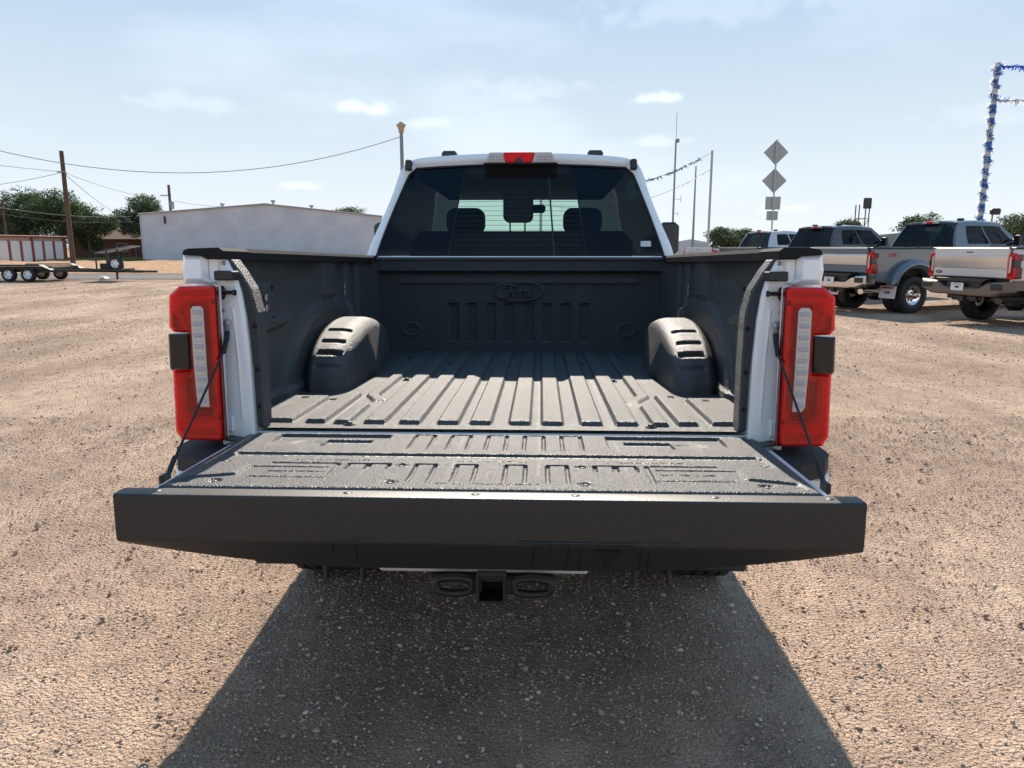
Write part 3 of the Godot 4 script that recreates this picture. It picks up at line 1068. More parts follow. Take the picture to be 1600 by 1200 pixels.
func main_truck() -> void:
	var t := thing("pickup_truck", "white crew cab pickup seen from behind with its tailgate lowered", "truck")
	t.rotation_degrees.x = -1.3
	var mb: MB
	# bed
	var bed := part("bed_floor", sheet(400, 170, func(u, v):
		var x := lerpf(-0.915, 0.915, u)
		var z := lerpf(-2.21, -0.13, v / 0.72) if v < 0.72 else lerpf(-0.13, -0.018, (v - 0.72) / 0.28)
		return Vector3(x, floor_height(x, z), z), true), M.liner, t)
	mb = MB.new()
	for p in [[-0.505, -0.070], [0.50, -0.070], [-0.485, -1.035], [0.468, -1.035]]:
		var at := Vector3(p[0], 0.964, p[1])
		mb = MB.new()
		mb.lathe([Vector2(0.021, 0), Vector2(0.020, 0.004), Vector2(0.011, 0.005), Vector2(0.010, 0.012), Vector2(0.0, 0.013)], 14, Transform3D(Basis.IDENTITY, at))
		part("bed_bolt", mb, M.bolt, bed)
	for p in [[-0.79, -0.50], [0.77, -0.49], [-0.69, -0.535], [0.65, -0.565], [-0.36, -1.62], [0.36, -1.62], [-0.61, -1.85], [0.61, -1.85]]:
		mb = MB.new()
		mb.box(Vector3(p[0], floor_height(p[0], p[1]) + 0.001, p[1]), Vector3(0.026, 0.004, 0.028), 0.002)
		part("drain_plug", mb, M.void, bed)
	mb = MB.new()
	mb.span(Vector3(-0.82, 0.70, -0.13), Vector3(0.82, 0.945, -0.024), 0.004)
	part("bed_sill", mb, M.white_paint, bed)
	mb = MB.new()
	mb.tube([Vector3(-0.815, 0.951, -0.010), Vector3(0.815, 0.951, -0.010)], 0.0045, 8)
	part("sill_edge", mb, M.silver_paint, bed)
	var wall := part("front_wall", sheet(300, 110, func(u, v):
		var x := lerpf(-0.93, 0.93, u)
		var y := lerpf(0.955, 1.537, v)
		return Vector3(x, y, -2.20 + wall_depth(x, y) - 0.01 * (1.537 - y))), M.liner, t)
	mb = MB.new()
	mb.span(Vector3(-0.90, 1.518, -2.262), Vector3(0.90, 1.540, -2.162), 0.006)
	part("wall_top", mb, M.liner, wall)
	var em := oval_ring(0.150, 0.060, 0.006)
	var o := part("emblem_ring", em, M.liner, wall)
	o.position = Vector3(0, 1.336, -2.192)
	o = part("emblem_script", script_strokes(0.155, 0.0065), M.liner, wall)
	o.position = Vector3(0.0, 1.330, -2.188)
	for s in [-1.0, 1.0]:
		var side := part("side_wall", sheet(220, 80, func(u, v):
			var z := lerpf(-2.215, -0.02, u)
			var y := lerpf(0.955, 1.535, v)
			return Vector3(s * (0.905 - side_depth(z, y) - 0.01 * (1.535 - y)), y, z), s > 0.0), M.liner, t)
		for y in [1.374, 1.335]:
			mb = MB.new()
			mb.box(Vector3(s * 0.884, y, -0.385), Vector3(0.012, 0.026, 0.022), 0.004)
			part("tie_down_slot", mb, M.steel, side)
		for y in [1.384, 1.352]:
			mb = MB.new()
			mb.box(Vector3(s * 0.894, y, -1.53), Vector3(0.01, 0.026, 0.01), 0.003)
			part("tie_down_slot", mb, M.steel, side)
		for p in [[-0.335, 1.41], [-0.465, 1.41], [-0.335, 1.295], [-0.465, 1.295]]:
			mb = MB.new()
			mb.box(Vector3(s * 0.888, p[1], p[0]), Vector3(0.008, 0.012, 0.012), 0.002)
			part("panel_screw", mb, M.void, side)
		part("wheelhouse", sheet(180, 60, func(u, v): return wheelhouse_point(s, u, v), s > 0.0), M.liner, t)
		# liner lip that stands behind the pillar
		mb = MB.new()
		var lip := [Vector2(0.895, 1.505), Vector2(0.862, 1.48), Vector2(0.835, 1.445), Vector2(0.815, 1.40), Vector2(0.803, 1.33), Vector2(0.796, 1.2), Vector2(0.793, 0.97), Vector2(0.768, 0.97), Vector2(0.7685, 1.2), Vector2(0.771, 1.345), Vector2(0.788, 1.42), Vector2(0.820, 1.475), Vector2(0.845, 1.51), Vector2(0.895, 1.53)]
		mb.prism(mirror_x(lip, s), -0.07, 0.0, Transform3D.IDENTITY, 0.006)
		var lp := part("liner_lip", mb, M.liner, t)
		for y in [1.30, 1.16, 1.04]:
			mb = MB.new()
			mb.lathe([Vector2(0.0, 0.004), Vector2(0.006, 0.003), Vector2(0.008, 0)], 12, Transform3D(Basis(Vector3.RIGHT, PI / 2), Vector3(s * 0.781, y, 0.0)))
			part("lip_screw", mb, M.void, lp)
		# white pillar between lamp and opening
		mb = MB.new()
		var post := [Vector2(0.905, 1.525), Vector2(0.862, 1.525), Vector2(0.846, 1.49), Vector2(0.828, 1.455), Vector2(0.816, 1.41), Vector2(0.806, 1.33), Vector2(0.799, 1.2), Vector2(0.795, 0.945), Vector2(0.905, 0.90)]
		mb.prism(mirror_x(post, s), -0.10, 0.018, Transform3D.IDENTITY, 0.010)
		var pillar := part("bed_pillar", mb, M.white_paint, t)
		mb = MB.new()
		mb.tube(catmull([Vector3(s * 0.842, 1.36, 0.016), Vector3(s * 0.834, 1.2, 0.016), Vector3(s * 0.830, 1.0, 0.016)], 4), 0.006, 8)
		part("pillar_bead", mb, M.white_paint, pillar)
		mb = MB.new()
		mb.box(Vector3(s * 0.846, 1.462, 0.040), Vector3(0.058, 0.030, 0.06), 0.004)
		part("latch_stop", mb, M.trim_black, pillar)
		mb = MB.new()
		mb.lathe([Vector2(0, 0.010), Vector2(0.012, 0.010), Vector2(0.017, 0.005), Vector2(0.017, 0)], 18, Transform3D(Basis(Vector3.RIGHT, PI / 2).scaled(Vector3(0.8, 1.35, 1)), Vector3(s * 0.874, 1.408, 0.018)))
		mb.tube([Vector3(s * 0.874, 1.409, 0.030), Vector3(s * 0.826, 1.409, 0.036)], 0.0065, 10)
		mb.tube([Vector3(s * 0.830, 1.409, 0.036), Vector3(s * 0.823, 1.409, 0.036)], 0.0095, 10)
		part("striker_pin", mb, M.gloss_black, pillar)
		for p in [[0.872, 1.352], [0.885, 1.02], [0.862, 1.50]]:
			mb = MB.new()
			mb.lathe([Vector2(0, 0.005), Vector2(0.005, 0.005), Vector2(0.0065, 0)], 12, Transform3D(Basis(Vector3.RIGHT, PI / 2), Vector3(s * p[0], p[1], 0.018)))
			part("pillar_screw", mb, M.steel, pillar)
		mb = MB.new()
		mb.box(Vector3(s * 0.872, 0.985, 0.022), Vector3(0.026, 0.055, 0.010), 0.006)
		part("hinge_plate", mb, M.white_paint, pillar)
		mb = MB.new()
		mb.lathe([Vector2(0, 0.012), Vector2(0.009, 0.012), Vector2(0.0125, 0.008), Vector2(0.0125, 0)], 16, Transform3D(Basis(Vector3.RIGHT, PI / 2), Vector3(s * 0.860, 1.312, 0.020)))
		mb.box(Vector3(s * 0.859, 1.288, 0.026), Vector3(0.018, 0.055, 0.008), 0.003, Basis(Vector3.BACK, s * 0.12))
		part("cable_bracket", mb, M.galvanised, pillar)
		# bedside corner block above the lamp and outer side panel
		mb = MB.new()
		mb.prism(mirror_x([Vector2(0.908, 1.527), Vector2(0.908, 1.455), Vector2(0.896, 1.437), Vector2(0.985, 1.437), Vector2(0.991, 1.48), Vector2(0.983, 1.527)], s), -0.30, 0.048, Transform3D.IDENTITY, 0.016)
		mb.prism(mirror_x([Vector2(0.870, 1.527), Vector2(0.880, 1.437), Vector2(0.912, 1.437), Vector2(0.912, 1.527)], s), -0.05, 0.026, Transform3D.IDENTITY, 0.006)
		part("corner_block", mb, M.white_paint, t)
		mb = MB.new()
		var zx := Transform3D(Basis(Vector3(0, 0, -1), Vector3(0, 1, 0), Vector3(s, 0, 0)), Vector3.ZERO)
		var poly := [Vector2(0.1, 0.72), Vector2(0.1, 1.50), Vector2(0.14, 1.527), Vector2(2.26, 1.527), Vector2(2.26, 0.68), Vector2(1.72, 0.68)]
		for k in 15:
			var a := PI * k / 14.0
			poly.append(Vector2(1.17 + cos(a) * 0.54, 0.68 + sin(a) * 0.36))
		mb.prism(poly, 0.92, 1.05, zx, 0.04)
		part("bed_side", mb, M.white_paint, t)
		mb = MB.new()
		var cap := [Vector2(0.862, 1.510), Vector2(0.862, 1.536), Vector2(0.870, 1.5485), Vector2(0.96, 1.5445), Vector2(0.985, 1.538), Vector2(0.990, 1.527), Vector2(0.93, 1.526), Vector2(0.885, 1.510)]
		mb.prism(mirror_x(cap, s), -2.27, -0.01, Transform3D.IDENTITY, 0.0)
		mb.prism(mirror_x([Vector2(0.850, 1.512), Vector2(0.850, 1.538), Vector2(0.864, 1.548), Vector2(0.958, 1.545), Vector2(0.974, 1.540), Vector2(0.980, 1.526), Vector2(0.92, 1.522), Vector2(0.90, 1.512)], s), -0.16, 0.052, Transform3D.IDENTITY, 0.004)
		part("rail_cap", mb, M.rail_black, t)
		tail_lamp(t, s, 0.10)
		# gate cable
		mb = MB.new()
		mb.tube([Vector3(s * 0.856, 1.285, 0.036), Vector3(s * 0.854, 1.265, 0.050), Vector3(s * 0.853, 1.225, 0.080)], 0.0075, 10)
		mb.tube([Vector3(s * 0.853, 1.235, 0.072), Vector3(s * 0.888, 0.95, 0.375)], 0.0037, 8)
		mb.tube([Vector3(s * 0.887, 0.965, 0.36), Vector3(s * 0.890, 0.925, 0.40)], 0.007, 10)
		part("tailgate_cable", mb, M.rubber, t)
		# bumper corner
		mb = MB.new()
		mb.prism([Vector2(s * 0.70, -0.30), Vector2(s * 1.02, -0.30), Vector2(s * 1.045, -0.12), Vector2(s * 1.035, 0.06), Vector2(s * 0.99, 0.15), Vector2(s * 0.90, 0.21), Vector2(s * 0.70, 0.25)], -0.915, -0.865, Transform3D(Basis(Vector3(1, 0, 0), Vector3(0, 0, 1), Vector3(0, -1, 0)), Vector3.ZERO), 0.0)
		part("bumper_step_pad", mb, M.rubber, t)
		wheel(t, Vector3(s * 0.87, 0.45, -1.17), 0.425, 0.30, s, M.steel, true)
		wheel(t, Vector3(s * 0.87, 0.54, -5.25), 0.425, 0.30, s, M.steel)
	# bumper, hitch and underside
	mb = MB.new()
	mb.prism([Vector2(-1.03, 0.86), Vector2(1.03, 0.86), Vector2(1.02, 0.70), Vector2(0.80, 0.58), Vector2(0.31, 0.545), Vector2(0.285, 0.5175), Vector2(-0.375, 0.5175), Vector2(-0.40, 0.545), Vector2(-0.80, 0.58), Vector2(-1.02, 0.70)], -0.12, 0.105, Transform3D.IDENTITY, 0.02)
	var bumper := part("rear_bumper", mb, M.white_paint, t)
	mb = MB.new()
	mb.span(Vector3(-0.80, 0.526, -0.20), Vector3(0.80, 0.56, 0.075), 0.01)
	part("bumper_valance", mb, M.trim_black, bumper)
	for x in [-0.56, -0.44, 0.44, 0.55]:
		mb = MB.new()
		mb.box(Vector3(x, 0.51, 0.07), Vector3(0.012, 0.06, 0.03), 0.003)
		part("sensor_tab", mb, M.trim_black, bumper)
	mb = MB.new()
	for s in [-1.0, 1.0]:
		var loop := []
		for k in 21:
			var a := TAU * k / 20.0
			loop.append(Vector3(s * 0.125 + clampf(cos(a) * 1.3, -1, 1) * 0.056 - 0.012, 0.487 + sin(a) * 0.027, 0.12))
		mb.tube(loop, 0.013, 8)
		mb.box(Vector3(s * 0.05 - 0.012, 0.487, 0.11), Vector3(0.03, 0.05, 0.03), 0.005)
	mb.box(Vector3(-0.015, 0.502, 0.085), Vector3(0.40, 0.02, 0.05), 0.006)
	part("tow_loops", mb, M.trim_black, bumper)
	mb = MB.new()
	var outer := 0.047
	for k in 4:
		var b := Basis(Vector3.BACK, PI / 2 * k)
		mb.box(Vector3(-0.017, 0.482, 0.06) + b * Vector3(0, outer - 0.005, 0), Vector3(outer * 2 - (0.0 if k % 2 else 0.02), 0.010, 0.16), 0.002, b)
	part("hitch_receiver", mb, M.trim_black, bumper)
	mb = MB.new()
	mb.box(Vector3(-0.017, 0.482, 0.04), Vector3(0.076, 0.076, 0.02))
	part("receiver_hole", mb, M.void, bumper)
	mb = MB.new()
	mb.span(Vector3(-0.60, 0.52, -5.9), Vector3(-0.48, 0.70, -0.15), 0.01)
	mb.span(Vector3(0.48, 0.52, -5.9), Vector3(0.60, 0.70, -0.15), 0.01)
	mb.span(Vector3(-0.78, 0.40, -1.2), Vector3(0.78, 0.52, -1.04), 0.04)
	mb.span(Vector3(-0.85, 0.72, -2.3), Vector3(0.85, 0.90, -0.15), 0.02)
	mb.span(Vector3(-0.5, 0.45, -3.4), Vector3(0.2, 0.70, -1.9), 0.05)
	mb.span(Vector3(-0.40, 0.45, -6.0), Vector3(0.40, 1.0, -4.7), 0.05)
	part("chassis", mb, M.trim_black, t)
	make_cab(t, 0.0, M.white_paint, true)
	mb = MB.new()
	mb.box(Vector3(0.774, 1.622, -2.292), Vector3(0.062, 0.034, 0.003), 0.0, Basis(Vector3.UP, -0.05) * Basis(Vector3.RIGHT, -0.18))
	part("window_sticker", mb, M.sticker, t)
	# tailgate
	mb = MB.new()
	mb.span(Vector3(-0.858, 0.845, 0.035), Vector3(0.858, 0.934, 0.62), 0.012)
	var gate := part("tailgate", mb, M.white_paint, t)
	part("tailgate_liner", sheet(600, 200, func(u, v):
		var z := lerpf(0.004, 0.602, v)
		var wid := lerpf(0.832, 0.838, v) - 0.07 * pow(clampf((0.05 - z) / 0.05, 0.0, 1.0), 2.0)
		var x := lerpf(-wid, wid, u)
		var y := gate_height(x, z)
		y -= 0.022 * pow(smoothstep(0.955, 1.0, absf(2.0 * u - 1.0)), 2.0)
		return Vector3(x, y, z), true), M.liner, gate)
	for p in [[-0.252, 0.352], [0.252, 0.352], [-0.252, 0.512], [0.252, 0.512], [-0.752, 0.345], [0.752, 0.345], [-0.708, 0.515], [0.708, 0.515]]:
		mb = MB.new()
		mb.lathe([Vector2(0.009, 0.0), Vector2(0.007, 0.004), Vector2(0.0, 0.005)], 12, Transform3D(Basis.IDENTITY, Vector3(p[0], gate_height(p[0], p[1]), p[1])))
		part("liner_screw", mb, M.bolt, gate)
	for s in [-1.0, 1.0]:
		mb = MB.new()
		mb.box(Vector3(s * 0.84, 0.947, 0.07), Vector3(0.085, 0.006, 0.05), 0.002, Basis(Vector3.UP, s * 0.5))
		part("hinge_cover", mb, M.trim_black, gate)
		mb = MB.new()
		mb.box(Vector3(s * 0.889, 0.918, 0.42), Vector3(0.014, 0.03, 0.05), 0.004)
		part("cable_anchor", mb, M.trim_black, gate)
	# moulded top edge of the gate: flat face, tucked lower face, bowed bottom
	var edge_y := func(x: float) -> float:
		return 0.757 + 0.070 * pow(clampf((absf(x) - 0.30) / 0.592, 0.0, 1.0), 1.7)
	part("top_moulding", sheet(120, 26, func(u, v):
		var x := lerpf(-0.892, 0.892, u)
		var b: float = edge_y.call(x)
		var prof := [Vector2(0.597, 0.942), Vector2(0.602, 0.9495), Vector2(0.612, 0.951), Vector2(0.63, 0.9515), Vector2(0.655, 0.951), Vector2(0.659, 0.9495), Vector2(0.661, 0.946), Vector2(0.661, 0.90), Vector2(0.661, 0.842), Vector2(0.659, maxf(0.832, b + 0.006)), Vector2(0.659 - (0.832 - b) * 0.42 - 0.004, b + 0.002), Vector2(0.650 - (0.832 - b) * 0.42, b), Vector2(0.55, b + 0.01), Vector2(0.45, b + 0.04)]
		var k := clampi(floori(v * 13), 0, 12)
		var p: Vector2 = prof[k].lerp(prof[k + 1], v * 13 - k)
		return Vector3(x, p.y, p.x), true), M.trim_black, gate)
	for s in [-1.0, 1.0]:
		mb = MB.new()
		mb.prism([Vector2(0.597, 0.940), Vector2(0.606, 0.9495), Vector2(0.655, 0.950), Vector2(0.660, 0.944), Vector2(0.661, 0.846), Vector2(0.648, 0.829), Vector2(0.52, 0.855), Vector2(0.52, 0.915)], 0.0, 0.004, Transform3D(Basis(Vector3(0, 0, 1), Vector3(0, 1, 0), Vector3(s, 0, 0)), Vector3(s * 0.8885, 0, 0)))
		part("moulding_end", mb, M.trim_black, gate)
	for x in [-0.80, -0.33, -0.02, 0.22, 0.55, 0.82]:
		mb = MB.new()
		mb.lathe([Vector2(0.011, 0.0), Vector2(0.0105, 0.0008), Vector2(0.0, 0.001)], 16, Transform3D(Basis.IDENTITY, Vector3(x, 0.951, 0.628)))
		part("moulding_plug", mb, M.trim_black, gate)
	# dried water streaks and label edges on the gate's edge face
	var on_face := func(x: float, y: float) -> Vector3: return Vector3(x, y, 0.6612 if y > 0.838 else 0.6597 - (0.832 - y) * 0.42)
	for k in [[-0.363, 0.829, -0.366, 0.803], [-0.307, 0.829, -0.312, 0.766], [-0.363, 0.842, -0.300, 0.842], [-0.39, 0.850, -0.363, 0.850], [-0.32, 0.850, -0.255, 0.849], [0.083, 0.845, 0.36, 0.843], [0.122, 0.829, 0.117, 0.762], [0.205, 0.829, 0.198, 0.762], [0.235, 0.829, 0.230, 0.764], [0.16, 0.829, 0.16, 0.818], [0.335, 0.850, 0.47, 0.849], [0.378, 0.829, 0.376, 0.766], [0.398, 0.829, 0.396, 0.766]]:
		mb = MB.new()
		mb.tube([on_face.call(k[0], k[1]), on_face.call((k[0] + k[2]) * 0.5, (k[1] + k[3]) * 0.5), on_face.call(k[2], k[3])], 0.0035 if k[0] == 0.083 else 0.0013, 6)
		part("water_streak", mb, M.gloss_black, gate)
	mb = MB.new()
	mb.quad(on_face.call(0.262, 0.826) + Vector3(0, 0, 0.0015), on_face.call(0.292, 0.800) + Vector3(0, 0, 0.0015), on_face.call(0.305, 0.800) + Vector3(0, 0, 0.0015), on_face.call(0.332, 0.826) + Vector3(0, 0, 0.0015))
	mb.quad(on_face.call(0.292, 0.800) + Vector3(0, 0, 0.0015), on_face.call(0.292, 0.768) + Vector3(0, 0, 0.0015), on_face.call(0.300, 0.768) + Vector3(0, 0, 0.0015), on_face.call(0.305, 0.800) + Vector3(0, 0, 0.0015))
	part("water_streak", mb, M.gloss_black, gate)


# ---------------------------------------------------------------- trucks parked on the right
func parked_truck(label: String, at: Vector3, heading: float, dz: float, paint: Material, band: Material, bump: Material, dually: bool) -> void:
	var t := thing("parked_pickup", label, "truck", at, -deg_to_rad(heading), "pickups parked in a row on the right")
	var front := 2.26 - dz
	var ax := 1.12 - dz * 0.35
	var mb: MB
	for s in [-1.0, 1.0]:
		var zx := Transform3D(Basis(Vector3(0, 0, -1), Vector3(0, 1, 0), Vector3(s, 0, 0)), Vector3.ZERO)
		mb = MB.new()
		var poly := [Vector2(0.02, 0.78), Vector2(0.02, 1.52), Vector2(front, 1.52), Vector2(front, 0.70), Vector2(ax + 0.56, 0.70)]
		for k in 15:
			var a := PI * k / 14.0
			poly.append(Vector2(ax + cos(a) * 0.52, 0.70 + sin(a) * 0.36))
		poly.append(Vector2(ax - 0.56, 0.70))
		mb.prism(poly, 0.90, 0.99, zx, 0.03)
		part("bed_side", mb, paint, t)
		mb = MB.new()
		if dually:
			var arch := []
			for k in 15:
				var a := PI * k / 14.0
				arch.append(Vector2(ax + cos(a) * 0.74, 0.66 + sin(a) * 0.60))
			for k in 15:
				var a := PI - PI * k / 14.0
				arch.append(Vector2(ax + cos(a) * 0.52, 0.66 + sin(a) * 0.40))
			mb.prism(arch, 0.95, 1.19, zx, 0.08)
			part("wheel_flare", mb, paint, t)
		else:
			var arch := []
			for k in 15:
				var a := PI * k / 14.0
				arch.append(Vector2(ax + cos(a) * 0.60, 0.69 + sin(a) * 0.44))
			for k in 15:
				var a := PI - PI * k / 14.0
				arch.append(Vector2(ax + cos(a) * 0.52, 0.69 + sin(a) * 0.37))
			mb.prism(arch, 0.97, 1.025, zx, 0.02)
			part("wheel_flare", mb, bump if bump == M.bronze_trim else paint, t)
		mb = MB.new()
		mb.span(Vector3(s * 0.86, 1.505, -front), Vector3(s * 0.985, 1.545, 0.0), 0.012)
		part("rail_cap", mb, M.trim_black, t)
		mb = MB.new()
		mb.span(Vector3(s * 0.84, 0.95, -front), Vector3(s * 0.895, 1.50, -0.02))
		part("bed_wall", mb, M.liner, t)
		tail_lamp(t, s, 0.03, false)
		wheel(t, Vector3(s * (0.99 if dually else 0.86), 0.43, -ax), 0.43, 0.27, s, M.chrome if dually else M.steel, true)
		if dually:
			wheel(t, Vector3(s * 0.68, 0.43, -ax), 0.43, 0.25, s, M.steel)
		wheel(t, Vector3(s * 0.87, 0.43, -5.30 + dz), 0.43, 0.28, s, M.chrome if dually else M.steel)
		if bump == M.bronze_trim:
			mb = MB.new()
			mb.span(Vector3(s * 0.96, 0.72, -ax + 0.58), Vector3(s * 1.012, 0.92, -0.02), 0.012)
			mb.span(Vector3(s * 0.96, 0.72, -front), Vector3(s * 1.012, 0.92, -ax - 0.58), 0.012)
			part("lower_cladding", mb, bump, t)
	mb = MB.new()
	mb.span(Vector3(-0.88, 0.90, -front), Vector3(0.88, 0.96, -0.02))
	mb.span(Vector3(-0.88, 0.96, -front), Vector3(0.88, 1.52, -front + 0.05))
	part("bed_floor", mb, M.liner, t)
	# tailgate with its bright band, handle and oval badge
	mb = MB.new()
	mb.prism([Vector2(-0.868, 0.96), Vector2(0.868, 0.96), Vector2(0.872, 1.50), Vector2(0.855, 1.535), Vector2(-0.855, 1.535), Vector2(-0.872, 1.50)], -0.05, 0.045, Transform3D.IDENTITY, 0.014)
	var gate := part("tailgate", mb, paint, t)
	mb = MB.new()
	mb.span(Vector3(-0.866, 1.13, 0.03), Vector3(0.866, 1.385, 0.056), 0.008)
	part("bright_band", mb, band, gate)
	mb = MB.new()
	mb.span(Vector3(-0.83, 1.355, 0.05), Vector3(0.83, 1.368, 0.064), 0.004)
	mb.span(Vector3(-0.83, 1.16, 0.05), Vector3(0.83, 1.172, 0.064), 0.004)
	part("band_ridge", mb, band, gate)
	mb = MB.new()
	mb.box(Vector3(0.0, 1.448, 0.046), Vector3(0.16, 0.026, 0.012), 0.004)
	part("gate_handle", mb, M.bronze_trim, gate)
	mb = MB.new()
	mb.span(Vector3(-0.87, 1.530, -0.06), Vector3(0.87, 1.548, 0.03), 0.006)
	part("gate_cap", mb, M.trim_black, gate)
	badge(gate, Vector3(-0.72, 1.045, 0.046), 0.085)
	# bumper, plate and hitch
	mb = MB.new()
	mb.prism([Vector2(-1.01, 0.90), Vector2(-0.60, 0.87), Vector2(-0.42, 0.76), Vector2(0.42, 0.76), Vector2(0.60, 0.87), Vector2(1.01, 0.90), Vector2(1.0, 0.70), Vector2(0.72, 0.60), Vector2(-0.72, 0.60), Vector2(-1.0, 0.70)], -0.12, 0.20, Transform3D.IDENTITY, 0.03)
	var bumper := part("rear_bumper", mb, bump, t)
	mb = MB.new()
	mb.prism([Vector2(-0.44, 0.88), Vector2(0.44, 0.88), Vector2(0.36, 0.64), Vector2(-0.36, 0.64)], -0.1, 0.13, Transform3D.IDENTITY, 0.02)
	mb.prism([Vector2(-0.62, 0.935), Vector2(0.62, 0.935), Vector2(0.50, 0.865), Vector2(-0.50, 0.865)], -0.1, 0.21, Transform3D.IDENTITY, 0.012)
	for s in [-1.0, 1.0]:
		mb.box(Vector3(s * 0.83, 0.79, 0.19), Vector3(0.26, 0.12, 0.05), 0.012)
	part("bumper_step_pad", mb, M.trim_black, bumper)
	plate(bumper, Vector3(-0.06, 0.765, 0.215), Basis.IDENTITY)
	mb = MB.new()
	mb.box(Vector3(0, 0.55, 0.05), Vector3(0.62, 0.07, 0.1), 0.01)
	mb.box(Vector3(0, 0.53, 0.09), Vector3(0.11, 0.11, 0.14), 0.01)
	for s in [-1.0, 1.0]:
		mb.box(Vector3(s * 0.22, 0.52, 0.09), Vector3(0.13, 0.07, 0.04), 0.02)
	part("tow_hitch", mb, M.trim_black, bumper)
	mb = MB.new()
	mb.tube([Vector3(0.62, 0.52, -1.0), Vector3(0.62, 0.55, -0.2), Vector3(0.74, 0.52, 0.02)], 0.065, 12)
	part("exhaust_pipe", mb, M.chrome if dually else M.bolt, t)
	mb = MB.new()
	mb.span(Vector3(-0.60, 0.50, -5.8), Vector3(-0.46, 0.70, -0.1), 0.01)
	mb.span(Vector3(0.46, 0.50, -5.8), Vector3(0.60, 0.70, -0.1), 0.01)
	mb.span(Vector3(-0.70, 0.36, -ax - 0.09), Vector3(0.70, 0.50, -ax + 0.09), 0.04)
	mb.box(Vector3(0, 0.42, -ax), Vector3(0.36, 0.34, 0.36), 0.1)
	mb.span(Vector3(-0.85, 0.72, -front), Vector3(0.85, 0.90, -0.1), 0.02)
	mb.span(Vector3(-0.40, 0.45, -6.2), Vector3(0.40, 1.0, -4.8), 0.05)
	part("chassis", mb, M.trim_black, t)
	if dually:
		for s in [-1.0, 1.0]:
			var f := Basis(Vector3.RIGHT, -0.12)
			mb = MB.new()
			mb.box(Vector3(s * 0.86, 0.50, -ax + 0.56), Vector3(0.46, 0.30, 0.012), 0.003, f)
			var flap := part("mud_flap", mb, M.plate_white, t)
			badge(flap, Vector3(s * 0.86, 0.49, -ax + 0.575), 0.08)
			mb = MB.new()
			mb.box(Vector3(s * 0.86, 0.60, -ax + 0.557), Vector3(0.30, 0.035, 0.012), 0.002, f)
			part("flap_stripe", mb, M.plate_red, flap)
	make_cab(t, dz, paint, false)
	var decal := part("side_lettering", lettering("FX4", 0.10, 0.004, 0.25), M.plate_red, t)
	decal.position = Vector3(0.995, 1.36, -0.42 if not dually else -0.62)
	decal.rotation.y = PI / 2


func badge(parent: Node3D, at: Vector3, hw: float) -> void:
	var mb := MB.new()
	mb.prism(oval(hw, hw * 0.4), 0.0, 0.006, Transform3D(Basis.IDENTITY, at), 0.002)
	part("badge", mb, M.badge_blue, parent)
	mb = script_strokes(hw * 0.95, hw * 0.03)
	var o := part("badge_script", mb, M.plate_white, parent)
	o.position = at + Vector3(0, -hw * 0.03, 0.006)


func plate(parent: Node3D, at: Vector3, bas: Basis) -> void:
	var mb := MB.new()
	mb.box(at, Vector3(0.305, 0.155, 0.006), 0.002, bas)
	part("licence_plate", mb, M.plate_white, parent)
	mb = MB.new()
	mb.prism(oval(0.055, 0.022), 0.0, 0.004, Transform3D(bas, at + Vector3(0, -0.005, 0.003)))
	part("plate_oval", mb, M.badge_blue, parent)
	var arc := MB.new()
	var pts := []
	for k in 13:
		var a := lerpf(PI * 0.8, PI * 0.2, k / 12.0)
		pts.append(at + Vector3(cos(a) * 0.12, sin(a) * 0.05 + 0.005, 0.004))
	arc.tube(pts, 0.0065, 5)
	part("plate_arch", arc, M.plate_red, parent)


# ---------------------------------------------------------------- trees
var clump_mesh: ArrayMesh


func make_clump() -> ArrayMesh:
	var r := RandomNumberGenerator.new()
	r.seed = 77
	var mb := MB.new()
	for k in 16:
		var c := Vector3(r.randfn(), r.randfn() * 0.7, r.randfn()) * 0.17
		var b := Basis.from_euler(Vector3(r.randf_range(-1, 1), r.randf() * TAU, r.randf_range(-1, 1)))
		var s := r.randf_range(0.06, 0.12)
		mb.quad(c + b * Vector3(-s, 0, -s * 0.45), c + b * Vector3(0, 0.02, -s * 0.6), c + b * Vector3(s, 0, s * 0.45), c + b * Vector3(0, 0.02, s * 0.6))
	return mb.mesh()


